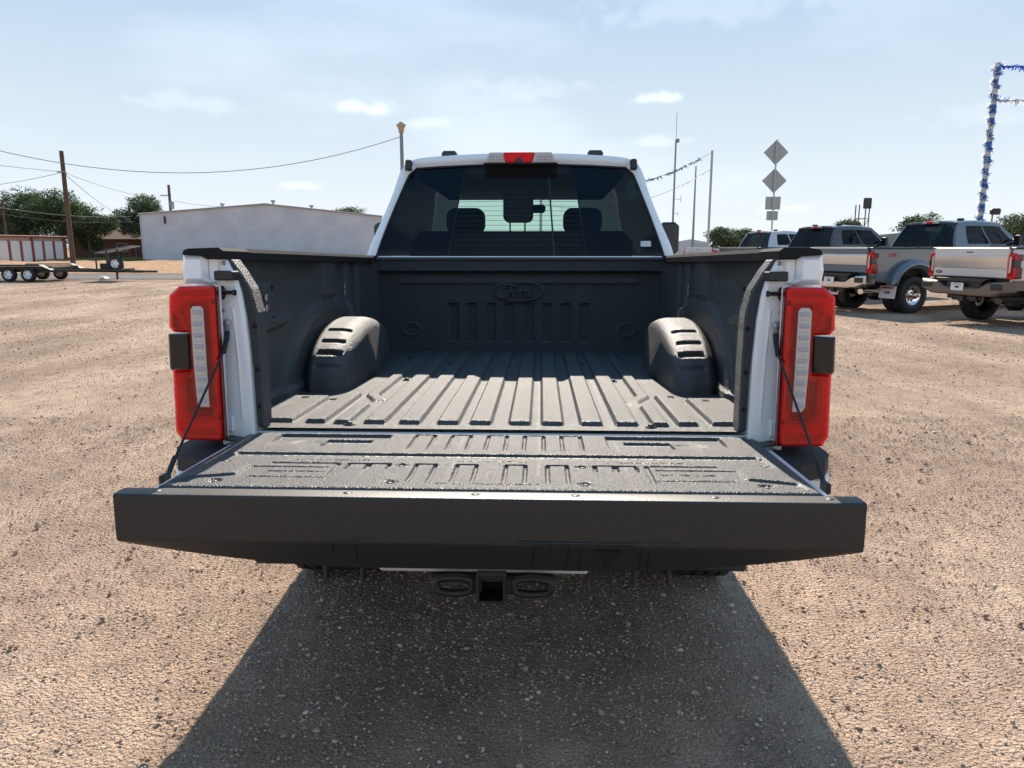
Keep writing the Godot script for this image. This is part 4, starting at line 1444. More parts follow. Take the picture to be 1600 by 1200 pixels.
func tree(called: String, label: String, at: Vector3, h: float, r: float, m: Material, seed_: int, count: int, lobes := 9, low := 0.18) -> void:
	var g := RandomNumberGenerator.new()
	g.seed = seed_
	var t := thing(called, label, "tree", at, 0.0, "trees beyond the yard")
	var mb := MB.new()
	mb.tube(catmull([Vector3(0, -0.2, 0), Vector3(0.1, h * 0.2, 0.05), Vector3(-0.1, h * 0.42, 0), Vector3(0.05, h * 0.7, 0)], 4), h * 0.035, 8, h * 0.012)
	var centres := []
	for k in lobes:
		var an := TAU * k / lobes + g.randf() * 0.8
		var y := lerpf(h * (low + 0.17), h * 0.86, pow(g.randf(), 0.8))
		var wide := r * (0.66 if y < h * 0.7 else 0.38) * g.randf_range(0.65, 1.0)
		var c := Vector3(cos(an) * wide, y, sin(an) * wide)
		centres.append([c, r * g.randf_range(0.34, 0.52)])
		mb.tube([Vector3(0, h * 0.28, 0), Vector3(c.x * 0.4, lerpf(h * 0.3, c.y, 0.6), c.z * 0.4), c], h * 0.014, 6, h * 0.004)
	centres.append([Vector3(0, h * 0.80, 0), r * 0.5])
	part("trunk", mb, M.bark, t)
	var mm := MultiMesh.new()
	mm.transform_format = MultiMesh.TRANSFORM_3D
	mm.use_colors = true
	mm.mesh = clump_mesh
	mm.instance_count = count
	for i in count:
		var lb = centres[g.randi() % centres.size()]
		var d := Vector3(g.randfn(), g.randfn(), g.randfn()).normalized()
		var rad: float = lb[1] * pow(g.randf(), 0.35)
		var p: Vector3 = lb[0] + d * Vector3(1.15, 0.8, 1.15) * rad
		p.y = clampf(p.y, h * low, h * 1.02)
		var k := g.randf_range(0.7, 1.5)
		mm.set_instance_transform(i, Transform3D(Basis.from_euler(Vector3(g.randf() * 0.6, g.randf() * TAU, g.randf() * 0.6)).scaled(Vector3.ONE * k), p))
		var l := g.randf_range(0.65, 1.35)
		mm.set_instance_color(i, Color(l * g.randf_range(0.9, 1.15), l, l * 0.9))
	var c := MultiMeshInstance3D.new()
	c.name = "crown"
	c.multimesh = mm
	c.material_override = m
	c.set_meta("kind", "stuff")
	t.add_child(c)


func bare_tree(label: String, at: Vector3, h: float) -> void:
	var g := RandomNumberGenerator.new()
	g.seed = 5
	var mb := MB.new()
	mb.tube([Vector3.ZERO, Vector3(0.1, h * 0.5, 0)], 0.12, 6, 0.08)
	for k in 26:
		var a := g.randf() * TAU
		var b := Vector3(0.1, h * g.randf_range(0.25, 0.5), 0)
		var e := b + Vector3(cos(a) * h * 0.25, h * g.randf_range(0.2, 0.5), sin(a) * h * 0.25)
		mb.tube([b, (b + e) * 0.5 + Vector3(0, 0.2, 0), e], 0.035, 5, 0.012)
		for j in 3:
			var m := b.lerp(e, g.randf_range(0.4, 0.9))
			mb.tube([m, m + Vector3(g.randfn() * 0.3, 0.5, g.randfn() * 0.3)], 0.015, 4, 0.008)
	var o := part("bare_tree", mb, M.bark)
	o.position = at
	tag(o, label, "tree")


# ---------------------------------------------------------------- far yard, left side
const CAM := Vector3(0.133, 1.55, 2.3)


func out_at(x: float, d: float, y := 0.0) -> Vector3:  # x metres right of and d metres ahead of where the photograph is taken from
	var f := Vector3(-0.03839, 0, -0.99926)
	return Vector3(CAM.x, y, CAM.z) + Vector3(0.99926, 0, -0.03839) * x + f * d * 1.017


func white_shed() -> void:
	var a := Vector3(-42.2, 0, -76.1)
	var b := Vector3(-18.0, 0, -83.1)
	var w := a.distance_to(b)
	var t := thing("metal_building", "long white metal building with a low gable and ribbed wall", "building", a, atan2(-(b.z - a.z), b.x - a.x))
	var depth := 32.0
	var eave := 4.98
	var top := 6.15
	var mb := MB.new()
	mb.prism([Vector2(0, 0), Vector2(w, 0), Vector2(w, eave), Vector2(w * 0.5, top), Vector2(0, eave)], -depth, 0.0)
	part("wall", mb, M.shed_wall, t)
	mb = MB.new()
	var n := int(w / 0.3)
	for k in n:
		var x := 0.15 + k * w / n
		var y := lerpf(eave, top, 1.0 - absf(x / w - 0.5) * 2.0) - 0.2
		mb.span(Vector3(x - 0.03, 0.05, -0.01), Vector3(x + 0.03, y, 0.06), 0.01)
	part("wall_rib", mb, M.shed_wall, t).set_meta("kind", "stuff")
	mb = MB.new()
	for s in [0.0, 1.0]:
		var e := Vector3(lerpf(-0.15, w + 0.15, s), eave - 0.01, 0)
		var m := Vector3(w * 0.5, top + 0.02, 0)
		var d := (m - e).normalized()
		var up := Vector3(-d.y, d.x, 0) * (1.0 if d.x > 0 else -1.0)
		mb.box((e + m) * 0.5 + up * 0.05 + Vector3(0, 0, -depth * 0.5 + 0.05), Vector3(e.distance_to(m), 0.08, depth + 0.4), 0.0, Basis(d, up, d.cross(up)))
	part("roof", mb, M.shed_wall, t)
	mb = MB.new()
	for s in [0.0, 1.0]:
		var e := Vector3(lerpf(-0.1, w + 0.1, s), eave - 0.07, 0.10)
		var m := Vector3(w * 0.5, top - 0.05, 0.10)
		mb.beam(e, m, 0.16, 0.05)
	mb.span(Vector3(-0.06, 0, 0.0), Vector3(0.06, eave, 0.06))
	mb.span(Vector3(w - 0.06, 0, 0.0), Vector3(w + 0.06, eave, 0.06))
	part("edge_trim", mb, M.shed_trim, t)
	for p in [[7.9, -3.0], [13.4, -2.0], [17.5, -4.0]]:
		mb = MB.new()
		mb.lathe([Vector2(0.13, 0), Vector2(0.13, 0.42), Vector2(0.24, 0.44), Vector2(0.26, 0.62), Vector2(0.0, 0.68)], 12, Transform3D(Basis.IDENTITY, Vector3(p[0], lerpf(eave, top, 1.0 - absf(p[0] / w - 0.5) * 2.0), p[1])))
		part("roof_vent", mb, M.pole_metal, t)
	mb = MB.new()
	mb.span(Vector3(2.3, 4.0, 0.02), Vector3(2.5, 4.75, 0.12), 0.02)
	part("wall_lamp", mb, M.trim_black, t)


func storage_units() -> void:
	var t := thing("storage_building", "low storage building with red trim and white roll-up doors", "building", Vector3(-52.9, 0, -79.6), PI / 2)
	# local x runs towards the camera, local z faces the yard
	var n := 13
	var pitch := 1.72
	var w := n * pitch + 0.5
	var h := 2.62
	t.rotation.y = PI / 2
	# after the turn, local -x comes nearer to the camera
	var mb := MB.new()
	mb.span(Vector3(-w, 0, -8), Vector3(0, h, -0.1), 0.0)
	part("wall", mb, M.storage_wall, t)
	mb = MB.new()
	mb.box(Vector3(-w * 0.5, h + 0.10, -4.0), Vector3(w + 0.4, 0.16, 8.5), 0.02, Basis(Vector3.RIGHT, 0.02))
	part("roof", mb, M.storage_red, t)
	mb = MB.new()
	for k in int(w / 0.3):
		mb.span(Vector3(-w + k * 0.3, h - 0.42, -0.1), Vector3(-w + k * 0.3 + 0.12, h - 0.02, -0.05))
	part("header_rib", mb, M.storage_wall, t).set_meta("kind", "stuff")
	for k in n:
		var x := -0.35 - k * pitch
		mb = MB.new()
		mb.span(Vector3(x - 1.34, 0, -0.08), Vector3(x - 0.06, h - 0.45, -0.02), 0.0)
		for j in 14:
			mb.span(Vector3(x - 1.33, 0.05 + j * 0.15, -0.03), Vector3(x - 0.07, 0.13 + j * 0.15, 0.0), 0.012)
		part("roll_up_door", mb, M.door_white, t)
		mb = MB.new()
		var wide := 0.16 if k % 3 else 0.26
		mb.span(Vector3(x - 0.06, 0, -0.1), Vector3(x + wide, h - 0.45 if k % 3 else h, 0.05), 0.0)
		part("door_column", mb, M.storage_red, t)


func brick_house() -> void:
	var t := thing("brick_house", "small brick house with a brown hipped roof behind the trees", "house", out_at(-54.5, 104.0), 0.25)
	var mb := MB.new()
	mb.span(Vector3(-7, 0, -8), Vector3(7, 2.7, 0))
	part("wall", mb, M.house_brick, t)
	mb = MB.new()
	var a := [Vector3(-7.6, 2.65, 0.6), Vector3(7.6, 2.65, 0.6), Vector3(7.6, 2.65, -8.6), Vector3(-7.6, 2.65, -8.6)]
	var r0 := Vector3(-3.2, 5.0, -4)
	var r1 := Vector3(3.2, 5.0, -4)
	mb.quad(a[0], a[1], r1, r0)
	mb.tri(a[1], a[2], r1)
	mb.quad(a[2], a[3], r0, r1)
	mb.tri(a[3], a[0], r0)
	mb.quad(a[0], a[3], a[2], a[1])
	part("roof", mb, M.roof_brown, t)
	for x in [-4.6, -1.0, 3.4]:
		mb = MB.new()
		mb.span(Vector3(x, 0.9, -0.02), Vector3(x + 1.3, 2.1, 0.05))
		var wd := part("window", mb, M.door_white, t)
		mb = MB.new()
		mb.span(Vector3(x + 0.08, 0.98, 0.03), Vector3(x + 1.22, 2.02, 0.07))
		part("pane", mb, M.gloss_black, wd)
	var f := thing("picket_fence", "low dark fence in front of the brick house", "fence", out_at(-47.2, 91.0), 0.1)
	for k in 9:
		mb = MB.new()
		mb.span(Vector3(k * 0.75 - 3.0, 0, -0.04), Vector3(k * 0.75 - 2.93, 1.5, 0.04))
		part("post", mb, M.bark, f)
	for y in [0.4, 1.3]:
		mb = MB.new()
		mb.span(Vector3(-3.0, y, -0.02), Vector3(3.0, y + 0.06, 0.02))
		part("rail", mb, M.bark, f)


func utility_trailer() -> void:
	var t := thing("utility_trailer", "black flatbed trailer with two axles and a spare wheel on its tongue", "trailer", out_at(-22.35, 33.5), 0.0384)
	var mb := MB.new()
	mb.span(Vector3(-4.4, 0.56, -2.0), Vector3(1.3, 0.64, 0.05))
	mb.span(Vector3(-4.4, 0.50, -2.06), Vector3(1.4, 0.68, -1.96))
	mb.span(Vector3(-4.4, 0.50, 0.0), Vector3(1.4, 0.68, 0.1))
	part("deck", mb, M.deck_wood, t)
	mb = MB.new()
	for z in [-2.0, 0.05]:
		mb.beam(Vector3(-4.4, 0.52, z), Vector3(1.9, 0.48, z), 0.1, 0.14)
		mb.beam(Vector3(1.4, 0.50, z), Vector3(5.0, 0.42, -1.0), 0.09, 0.12)
	mb.beam(Vector3(4.7, 0.42, -1.0), Vector3(5.7, 0.42, -1.0), 0.1, 0.1)
	mb.span(Vector3(3.0, 0.46, -1.7), Vector3(4.3, 0.56, -0.2))
	for k in 6:
		mb.beam(Vector3(-3.6 + k, 0.48, -2.0), Vector3(-3.6 + k, 0.48, 0.05), 0.08, 0.1)
	part("frame", mb, M.trailer_black, t)
	for z in [0.22, -2.18]:
		mb = MB.new()
		mb.span(Vector3(-1.1, 0.72, z - 0.17), Vector3(1.05, 0.77, z + 0.17), 0.01)
		mb.beam(Vector3(1.02, 0.75, z), Vector3(1.55, 0.52, z), 0.34, 0.03)
		mb.beam(Vector3(-1.08, 0.75, z), Vector3(-1.5, 0.55, z), 0.34, 0.03)
		part("fender", mb, M.trailer_black, t)
		for x in [-0.44, 0.44]:
			small_wheel(t, Vector3(x, 0.32, z), 0.32)
	small_wheel(t, Vector3(4.1, 0.80, -0.42), 0.32)
	mb = MB.new()
	for p in [[3.15, -0.5], [3.15, -1.5], [3.65, -0.5], [3.65, -1.5]]:
		mb.beam(Vector3(p[0], 0.5, p[1]), Vector3(p[0], 1.30 if p[0] < 3.4 else 1.36, p[1]), 0.05, 0.05)
	mb.beam(Vector3(4.1, 0.5, -0.6), Vector3(4.1, 1.0, -0.6), 0.06, 0.06)
	mb.span(Vector3(3.2, 0.52, -1.3), Vector3(4.0, 0.80, -0.7))
	part("rack_post", mb, M.trailer_black, t)
	mb = MB.new()
	mb.box(Vector3(3.92, 1.44, -1.0), Vector3(1.65, 0.05, 1.1), 0.0, Basis(Vector3.BACK, 0.19))
	part("tilted_panel", mb, M.solar, t)


func small_wheel(parent: Node3D, at: Vector3, r: float) -> void:  # axle along z
	var xf := Transform3D(Basis(Vector3(1, 0, 0), Vector3(0, 0, 1), Vector3(0, -1, 0)), at)
	var mb := MB.new()
	mb.lathe([Vector2(r * 0.6, -0.1), Vector2(r * 0.93, -0.11), Vector2(r, -0.07), Vector2(r, 0.07), Vector2(r * 0.93, 0.11), Vector2(r * 0.6, 0.1)], 28, xf)
	var w := part("wheel", mb, M.rubber, parent)
	mb = MB.new()
	mb.lathe([Vector2(r * 0.62, 0.09), Vector2(r * 0.55, 0.05), Vector2(r * 0.3, 0.06), Vector2(r * 0.2, 0.09), Vector2(0, 0.10)], 24, xf)
	for k in 5:
		var a := TAU * k / 5
		mb.lathe([Vector2(r * 0.06, 0.055), Vector2(r * 0.06, 0.085), Vector2(0, 0.09)], 8, Transform3D(xf.basis, at + Vector3(cos(a), sin(a), 0) * r * 0.33))
	part("rim", mb, M.rim_white, w)
	mb = MB.new()
	for k in 5:
		var a := TAU * (k + 0.5) / 5
		mb.lathe([Vector2(r * 0.08, 0.05), Vector2(r * 0.08, 0.066), Vector2(0, 0.067)], 10, Transform3D(xf.basis, at + Vector3(cos(a), sin(a), 0) * r * 0.43))
	part("rim_hole", mb, M.void, w)


func pole(called: String, label: String, category: String, at: Vector3, h: float, r: float, m: Material, taper := 0.8) -> Node3D:
	var t := thing(called, label, category, at)
	var mb := MB.new()
	mb.tube([Vector3(0, -0.3, 0), Vector3(0, h * 0.5, 0), Vector3(0, h, 0)], r, 12, r * taper)
	part("shaft", mb, m, t)
	return t


func tinsel_along(parent: Node3D, called: String, pts: Array, per_m: int, size: float, m: Material, seed_: int, from := 0.0, to := 1.0, wind := Vector3.ZERO) -> void:
	var g := RandomNumberGenerator.new()
	g.seed = seed_
	var mb := MB.new()
	var total := 0.0
	for i in pts.size() - 1:
		total += (pts[i] as Vector3).distance_to(pts[i + 1])
	var n := int(total * (to - from) * per_m)
	for k in n:
		var s := (from + (to - from) * g.randf()) * (pts.size() - 1)
		var i := mini(int(s), pts.size() - 2)
		var p: Vector3 = (pts[i] as Vector3).lerp(pts[i + 1], s - i)
		var d := (Vector3(g.randfn(), g.randfn() * 0.6 - 0.5, g.randfn()) + wind).normalized() * size * g.randf_range(0.5, 1.2)
		var w := d.cross(Vector3(g.randfn(), g.randfn(), g.randfn())).normalized() * size * 0.14
		mb.quad(p - w, p + w, p + d + w * 0.6, p + d - w * 0.6)
	var o := part(called, mb, m, parent)
	o.set_meta("kind", "stuff")


func yard_left() -> void:
	white_shed()
	storage_units()
	brick_house()
	utility_trailer()
	var mb := MB.new()
	mb.box(Vector3(0, 0.42, 0), Vector3(0.09, 0.84, 0.07), 0.01)
	var o := part("marker_post", mb, M.pole_wood)
	o.position = out_at(-19.15, 35.6)
	tag(o, "short wooden post at the roadside behind the trailer tongue", "post")
	mb = MB.new()
	mb.lathe([Vector2(0.0, 0), Vector2(0.22, 0.0), Vector2(0.26, 0.07), Vector2(0.15, 0.15), Vector2(0, 0.17)], 7, Transform3D.IDENTITY, false)
	o = part("white_rock", mb, M.door_white)
	o.position = out_at(-19.6, 35.2)
	tag(o, "pale rock on the gravel near the short roadside post", "rock")
	# poles and wires
	var up := pole("utility_pole", "brown wooden utility pole standing behind the flatbed trailer", "utility pole", out_at(-31.0, 52.0), 8.05, 0.17, M.pole_wood)
	mb = MB.new()
	mb.box(Vector3(-0.1, 6.65, 0.15), Vector3(0.5, 0.09, 0.09), 0.01)
	mb.tube([Vector3(0.25, 6.65, 0.15), Vector3(0.25, 6.4, 0.15)], 0.05, 8)
	part("insulator_arm", mb, M.pole_metal, up)
	var p2 := pole("utility_pole", "far utility pole with a transformer above the white building", "utility pole", out_at(-43.5, 95.0), 9.3, 0.2, M.pole_wood)
	mb = MB.new()
	mb.lathe([Vector2(0, 6.3), Vector2(0.3, 6.3), Vector2(0.3, 7.2), Vector2(0.15, 7.35), Vector2(0, 7.35)], 12, Transform3D(Basis.IDENTITY, Vector3(0.35, 0, 0.3)))
	part("transformer", mb, M.pole_metal, p2)
	mb = MB.new()
	mb.box(Vector3(-0.4, 8.0, 0.2), Vector3(1.4, 0.1, 0.1))
	part("crossarm", mb, M.pole_wood, p2)
	pole("utility_pole", "thin utility pole at the left edge beyond the storage building", "utility pole", out_at(-57.0, 83.5), 6.75, 0.14, M.pole_wood)
	var lp := pole("lamp_pole", "grey pole with a tan lamp rising behind the cab roof", "lamp post", out_at(-6.56, 45.0), 8.4, 0.13, M.pole_metal)
	mb = MB.new()
	mb.lathe([Vector2(0, 8.2), Vector2(0.16, 8.23), Vector2(0.17, 8.4), Vector2(0.25, 8.6), Vector2(0.29, 8.62), Vector2(0.29, 8.67), Vector2(0.12, 8.75), Vector2(0.12, 8.81), Vector2(0, 8.83)], 16)
	part("lamp_head", mb, M.tan_paint, lp)
	var g := "overhead wires on the left"
	for w in [
		[out_at(-6.56, 45.0, 8.0), out_at(-36.0, 40.0, 9.5), 3.0, "long wire sagging from the tan lamp pole across the sky", 0.018],
		[out_at(-31.0, 52.0, 6.65), out_at(-46.0, 47.0, 8.9), 0.3, "wire rising to the left from the brown utility pole", 0.014],
		[out_at(-31.2, 52.0, 6.6), out_at(-50.0, 60.0, 6.2), 0.5, "lower wire running left from the brown utility pole", 0.016],
		[out_at(-30.9, 52.0, 6.6), out_at(-43.5, 95.0, 7.9), 0.6, "wire from the brown utility pole to the transformer pole", 0.018],
		[out_at(-30.9, 52.0, 6.5), out_at(-50.0, 98.0, 5.0), 0.5, "second wire from the brown utility pole towards the small house", 0.018],
		[out_at(-46.0, 56.0, 6.0), out_at(-46.0, 90.0, 5.2), 0.8, "upper of two service wires crossing in front of the trees", 0.02],
		[out_at(-46.0, 56.0, 5.6), out_at(-46.0, 90.0, 4.6), 0.9, "lower of two service wires crossing in front of the trees", 0.02],
		[out_at(-43.3, 95.0, 7.4), out_at(-32.0, 98.0, 7.2), 0.6, "wire from the transformer pole over the white building", 0.02],
	]:
		mb = MB.new()
		mb.tube(hang(w[0], w[1], w[2]), w[4], 5)
		o = part("overhead_wire", mb, M.wire)
		tag(o, w[3], "wire", g)
	# trees
	tree("broad_tree", "leftmost dark tree at the edge behind the storage roof", out_at(-68.5, 98.0), 7.8, 4.2, M.leaf_dark, 11, 1500)
	tree("broad_tree", "tallest dark tree left of the brown utility pole", out_at(-62.5, 95.0), 8.9, 4.6, M.leaf_dark, 12, 2000, 11, 0.1)
	tree("broad_tree", "dark tree right behind the brown utility pole", out_at(-57.0, 94.0), 8.6, 4.5, M.leaf_dark, 13, 2000, 11, 0.1)
	tree("broad_tree", "round dark tree in front of the small brick house", out_at(-52.6, 92.0), 6.6, 3.5, M.leaf_dark, 14, 1500, 9, 0.1)
	tree("broad_tree", "lighter tree left of the transformer pole by the white building", out_at(-49.6, 100.0), 8.7, 3.6, M.leaf_mid, 15, 1300)
	tree("broad_tree", "pale tree top showing above the white building roof", out_at(-27.5, 125.0), 8.0, 4.5, M.leaf_pale, 16, 1300)


func yard_right() -> void:
	var mb: MB
	# row of trucks
	parked_truck("cream pickup with bronze bumper and chrome tailgate band at right edge", Vector3(8.79, 0, -13.13), 73.0, -0.42, M.cream_paint, M.chrome, M.bronze_trim, false)
	parked_truck("slate blue dual rear wheel pickup behind the cream pickup", Vector3(7.37, 0, -16.18), 66.0, -0.42, M.blue_paint, M.chrome, M.chrome, true)
	parked_truck("dark grey pickup, its cab just left of the slate blue pickup's cab", Vector3(6.1, 0, -20.62), 66.0, -0.42, M.dark_paint, M.chrome, M.chrome, false)
	parked_truck("farthest silver pickup, its cab just under the traffic signs", Vector3(6.51, 0, -28.27), 66.0, -0.42, M.silver_paint, M.chrome, M.chrome, false)
	# signs seen from behind
	var s := pole("sign_post", "post with two diamond signs and two small plates seen from behind", "traffic sign", out_at(11.55, 33.0), 6.15, 0.035, M.galvanised, 1.0)
	for k in [5.62, 4.42]:
		mb = MB.new()
		mb.prism([Vector2(0, -0.54), Vector2(0.54, 0), Vector2(0, 0.54), Vector2(-0.54, 0)], -0.075, -0.07, Transform3D(Basis.IDENTITY, Vector3(0, k, 0)))
		part("diamond_sign", mb, M.sign_back, s)
	for k in [[3.46, 0.33, 0.28], [2.92, 0.25, 0.20]]:
		mb = MB.new()
		mb.span(Vector3(-k[1], k[0] - k[2], -0.075), Vector3(k[1], k[0] + k[2], -0.07))
		part("plate_sign", mb, M.sign_back, s)
	mb = MB.new()
	for y in [5.9, 5.3, 4.7, 4.15, 3.6, 3.3, 3.0]:
		mb.box(Vector3(0, y, -0.055), Vector3(0.1, 0.04, 0.05))
	part("sign_clamp", mb, M.galvanised, s)
	# masts and pennants
	var m := pole("antenna_mast", "tall thin antenna mast with small aerials right of the cab", "antenna", out_at(12.55, 58.0), 9.6, 0.09, M.pole_metal, 0.7)
	mb = MB.new()
	mb.tube([Vector3(0, 9.5, 0), Vector3(0, 11.6, 0)], 0.02, 6)
	mb.box(Vector3(0.12, 9.55, 0), Vector3(0.28, 0.3, 0.15), 0.05)
	mb.beam(Vector3(0, 5.2, 0), Vector3(0.55, 5.2, 0), 0.03, 0.03)
	mb.beam(Vector3(0.55, 4.95, 0), Vector3(0.55, 5.45, 0), 0.03, 0.03)
	mb.beam(Vector3(0, 4.1, 0), Vector3(0.35, 4.1, 0), 0.03, 0.03)
	mb.beam(Vector3(0.35, 3.95, 0), Vector3(0.35, 4.25, 0), 0.03, 0.03)
	part("aerial", mb, M.pole_metal, m)
	pole("flagpole", "thin pole between the antenna mast and the pennant pole", "pole", out_at(17.1, 70.0), 8.95, 0.13, M.pole_metal, 0.45)
	var pn := pole("pennant_pole", "pale leaning-free pole carrying two tinsel strings left of the signs", "pole", out_at(12.45, 47.0), 7.45, 0.08, M.galvanised, 0.9)
	pn.set_meta("label", "pale pole carrying two tinsel strings left of the signs")
	pole("pennant_pole", "pole hidden behind the cab that holds the far ends of the tinsel strings", "pole", out_at(1.8, 46.0), 5.4, 0.08, M.galvanised, 0.9)
	for k in [[7.32, 5.3, 1.0, "tinsel_teal", "blue green tinsel string, upper one on the pale pole"], [6.32, 4.2, 1.1, "tinsel_white", "white tinsel string, lower one on the pale pole"]]:
		var a := out_at(12.4, 47.0, k[0])
		var b := out_at(1.8, 46.0, k[1])
		var t := thing("tinsel_string", k[4], "garland", Vector3.ZERO, 0.0, "tinsel strings over the yard")
		mb = MB.new()
		mb.tube(hang(a, b, k[2]), 0.012, 5)
		part("cord", mb, M.wire, t)
		if k[3] == "tinsel_teal":
			tinsel_along(t, "tinsel", hang(a, b, k[2]), 55, 0.2, M.tinsel_teal, 3, 0.06, 1.0)
		else:
			tinsel_along(t, "tinsel", hang(a, b, k[2]), 40, 0.15, M.tinsel_white, 4, 0.0, 0.18)
			tinsel_along(t, "tinsel", hang(a, b, k[2]), 40, 0.16, M.tinsel_white, 5, 0.34, 1.0)
	# pole wound with tinsel at the right edge
	var tp := pole("tinsel_pole", "pole wound with blue and white tinsel at the right edge", "pole", out_at(13.85, 22.0), 6.7, 0.06, M.galvanised, 1.0)
	for k in 16:
		var y0 := 1.2 + k * 0.345
		var pts := []
		for j in 9:
			var a := TAU * j / 8.0
			pts.append(Vector3(cos(a) * 0.05, y0 + 0.345 * j / 8.0, sin(a) * 0.05))
		mb = MB.new()
		var yb := y0 + 0.20 + 0.05 * sin(k * 2.3)
		mb.tube([Vector3(0, y0, 0), Vector3(0, yb, 0)], 0.08 + 0.012 * sin(k * 1.7), 10)
		part("blue_sleeve", mb, M.tinsel_blue, tp)
		mb = MB.new()
		mb.tube([Vector3(0, yb, 0), Vector3(0, y0 + 0.345, 0)], 0.075, 10)
		part("white_sleeve", mb, M.tinsel_white, tp)
		tinsel_along(tp, "tinsel", pts, 300, 0.13, M.tinsel_white, 40 + k, 0.0, 1.0, Vector3(-1.3, 0, 0.6))
		tinsel_along(tp, "tinsel", pts, 240, 0.12, M.tinsel_blue, 60 + k, 0.0, 0.6, Vector3(-0.3, 0, 0.6))
	for k in [[6.62, 7.2, "tinsel_blue", "blue tinsel string leaving the right edge from the pole top"], [5.70, 6.5, "tinsel_white", "pale tinsel string leaving the right edge below the blue one"]]:
		var a := out_at(13.85, 22.0, k[0])
		var b := out_at(24.0, 17.0, k[1])
		var t := thing("tinsel_string", k[3], "garland", Vector3.ZERO, 0.0, "tinsel strings over the yard")
		mb = MB.new()
		mb.tube(hang(a, b, 0.45), 0.012, 5)
		part("cord", mb, M.wire, t)
		tinsel_along(t, "tinsel", hang(a, b, 0.45), 120, 0.14, M[k[2]], 9)
		tinsel_along(t, "tinsel", hang(a, b, 0.45), 40, 0.12, M.tinsel_white if k[2] == "tinsel_blue" else M.tinsel_blue, 10)
	# floodlight on a far pole behind the slate blue cab
	var fl := pole("lamp_pole", "short floodlight pole just right of the tinsel pole's foot", "lamp post", out_at(20.0, 31.0), 2.95, 0.04, M.pole_metal)
	mb = MB.new()
	mb.box(Vector3(0.1, 3.0, 0), Vector3(0.4, 0.26, 0.2), 0.05)
	part("lamp_head", mb, M.trim_black, fl)
	# scaffold with a black sign
	var tw := thing("sign_tower", "black sign on a thin frame above the dark grey cab", "sign", out_at(28.2, 60.0))
	mb = MB.new()
	for x in [-0.25, 0.55]:
		for z in [0.0, -0.7]:
			mb.beam(Vector3(x, 0, z), Vector3(x, 4.9 if x < 0 else 5.3, z), 0.07, 0.07)
	for y in [2.2, 3.0, 3.8]:
		mb.beam(Vector3(-0.5, y, 0), Vector3(0.6, y, 0), 0.05, 0.05)
		mb.beam(Vector3(-0.25, y, -0.7), Vector3(0.55, y, -0.7), 0.05, 0.05)
	mb.beam(Vector3(-0.25, 2.2, 0), Vector3(0.55, 3.8, 0), 0.04, 0.04)
	part("frame", mb, M.bolt, tw)
	mb = MB.new()
	mb.box(Vector3(0.32, 5.0, 0.1), Vector3(0.66, 0.85, 0.14), 0.08)
	part("sign_board", mb, M.gloss_black, tw)
	mb = MB.new()
	mb.box(Vector3(0.35, 2.75, 0.1), Vector3(0.85, 0.6, 0.5), 0.2)
	part("drum", mb, M.trim_black, tw)
	# low buildings
	var sh := thing("small_shed", "small pale metal shed between the poles beside the cab", "building", out_at(16.9, 70.0), -0.15)
	mb = MB.new()
	mb.prism([Vector2(-1.6, 0), Vector2(1.6, 0), Vector2(1.6, 2.0), Vector2(0, 2.28), Vector2(-1.6, 2.0)], -5.0, 0.0)
	part("wall", mb, M.pale_metal, sh)
	mb = MB.new()
	mb.span(Vector3(0.2, 0, -0.02), Vector3(1.45, 1.85, 0.05))
	part("door", mb, M.galvanised, sh)
	var gb := thing("green_building", "low grey green metal building between the parked cabs", "building", out_at(34.0, 62.0), -0.5)
	mb = MB.new()
	mb.prism([Vector2(-5, 0), Vector2(6, 0), Vector2(6, 2.4), Vector2(0.5, 2.9), Vector2(-5, 2.4)], -14.0, 0.0)
	part("wall", mb, M.green_metal, gb)
	mb = MB.new()
	for k in 36:
		mb.span(Vector3(-4.9 + k * 0.3, 0.02, -0.01), Vector3(-4.84 + k * 0.3, 2.35, 0.03))
	part("wall_rib", mb, M.green_metal, gb).set_meta("kind", "stuff")
	# trees
	tree("broad_tree", "pale bushy tree low behind the pale pole and the signs", out_at(27.0, 95.0), 3.6, 2.6, M.leaf_pale, 21, 900, 7, 0.03)
	tree("broad_tree", "second bushy tree just left of the farthest pickup's cab", out_at(30.0, 97.0), 3.5, 2.8, M.leaf_mid, 22, 900, 7, 0.03)
	tree("broad_tree", "small tree behind the black sign tower", out_at(37.0, 82.0), 4.4, 2.6, M.leaf_pale, 23, 900, 7, 0.1)
	tree("broad_tree", "dark tree rising between the two nearest parked cabs", out_at(45.5, 82.0), 4.9, 3.4, M.leaf_mid, 24, 1200)
	tree("broad_tree", "dark tree cut by the right edge above the slate blue roof", out_at(62.0, 90.0), 5.2, 4.2, M.leaf_mid, 25, 1200)
	bare_tree("leafless tree standing left of the black sign tower", out_at(39.0, 90.0), 4.4)
	for k in [[25.6, 105.0, 4.3, "nearest of the thin far poles above the pale bushy tree"], [32.8, 118.0, 4.2, "thin far pole between the bushy trees and the signs"], [48.5, 92.0, 4.6, "thin far pole left of the dark tree between the parked cabs"], [58.0, 86.0, 5.0, "thin far pole above the slate blue roof at the right edge"]]:
		pole("utility_pole", k[3], "utility pole", out_at(k[0], k[1]), k[2], 0.10, M.pole_wood)


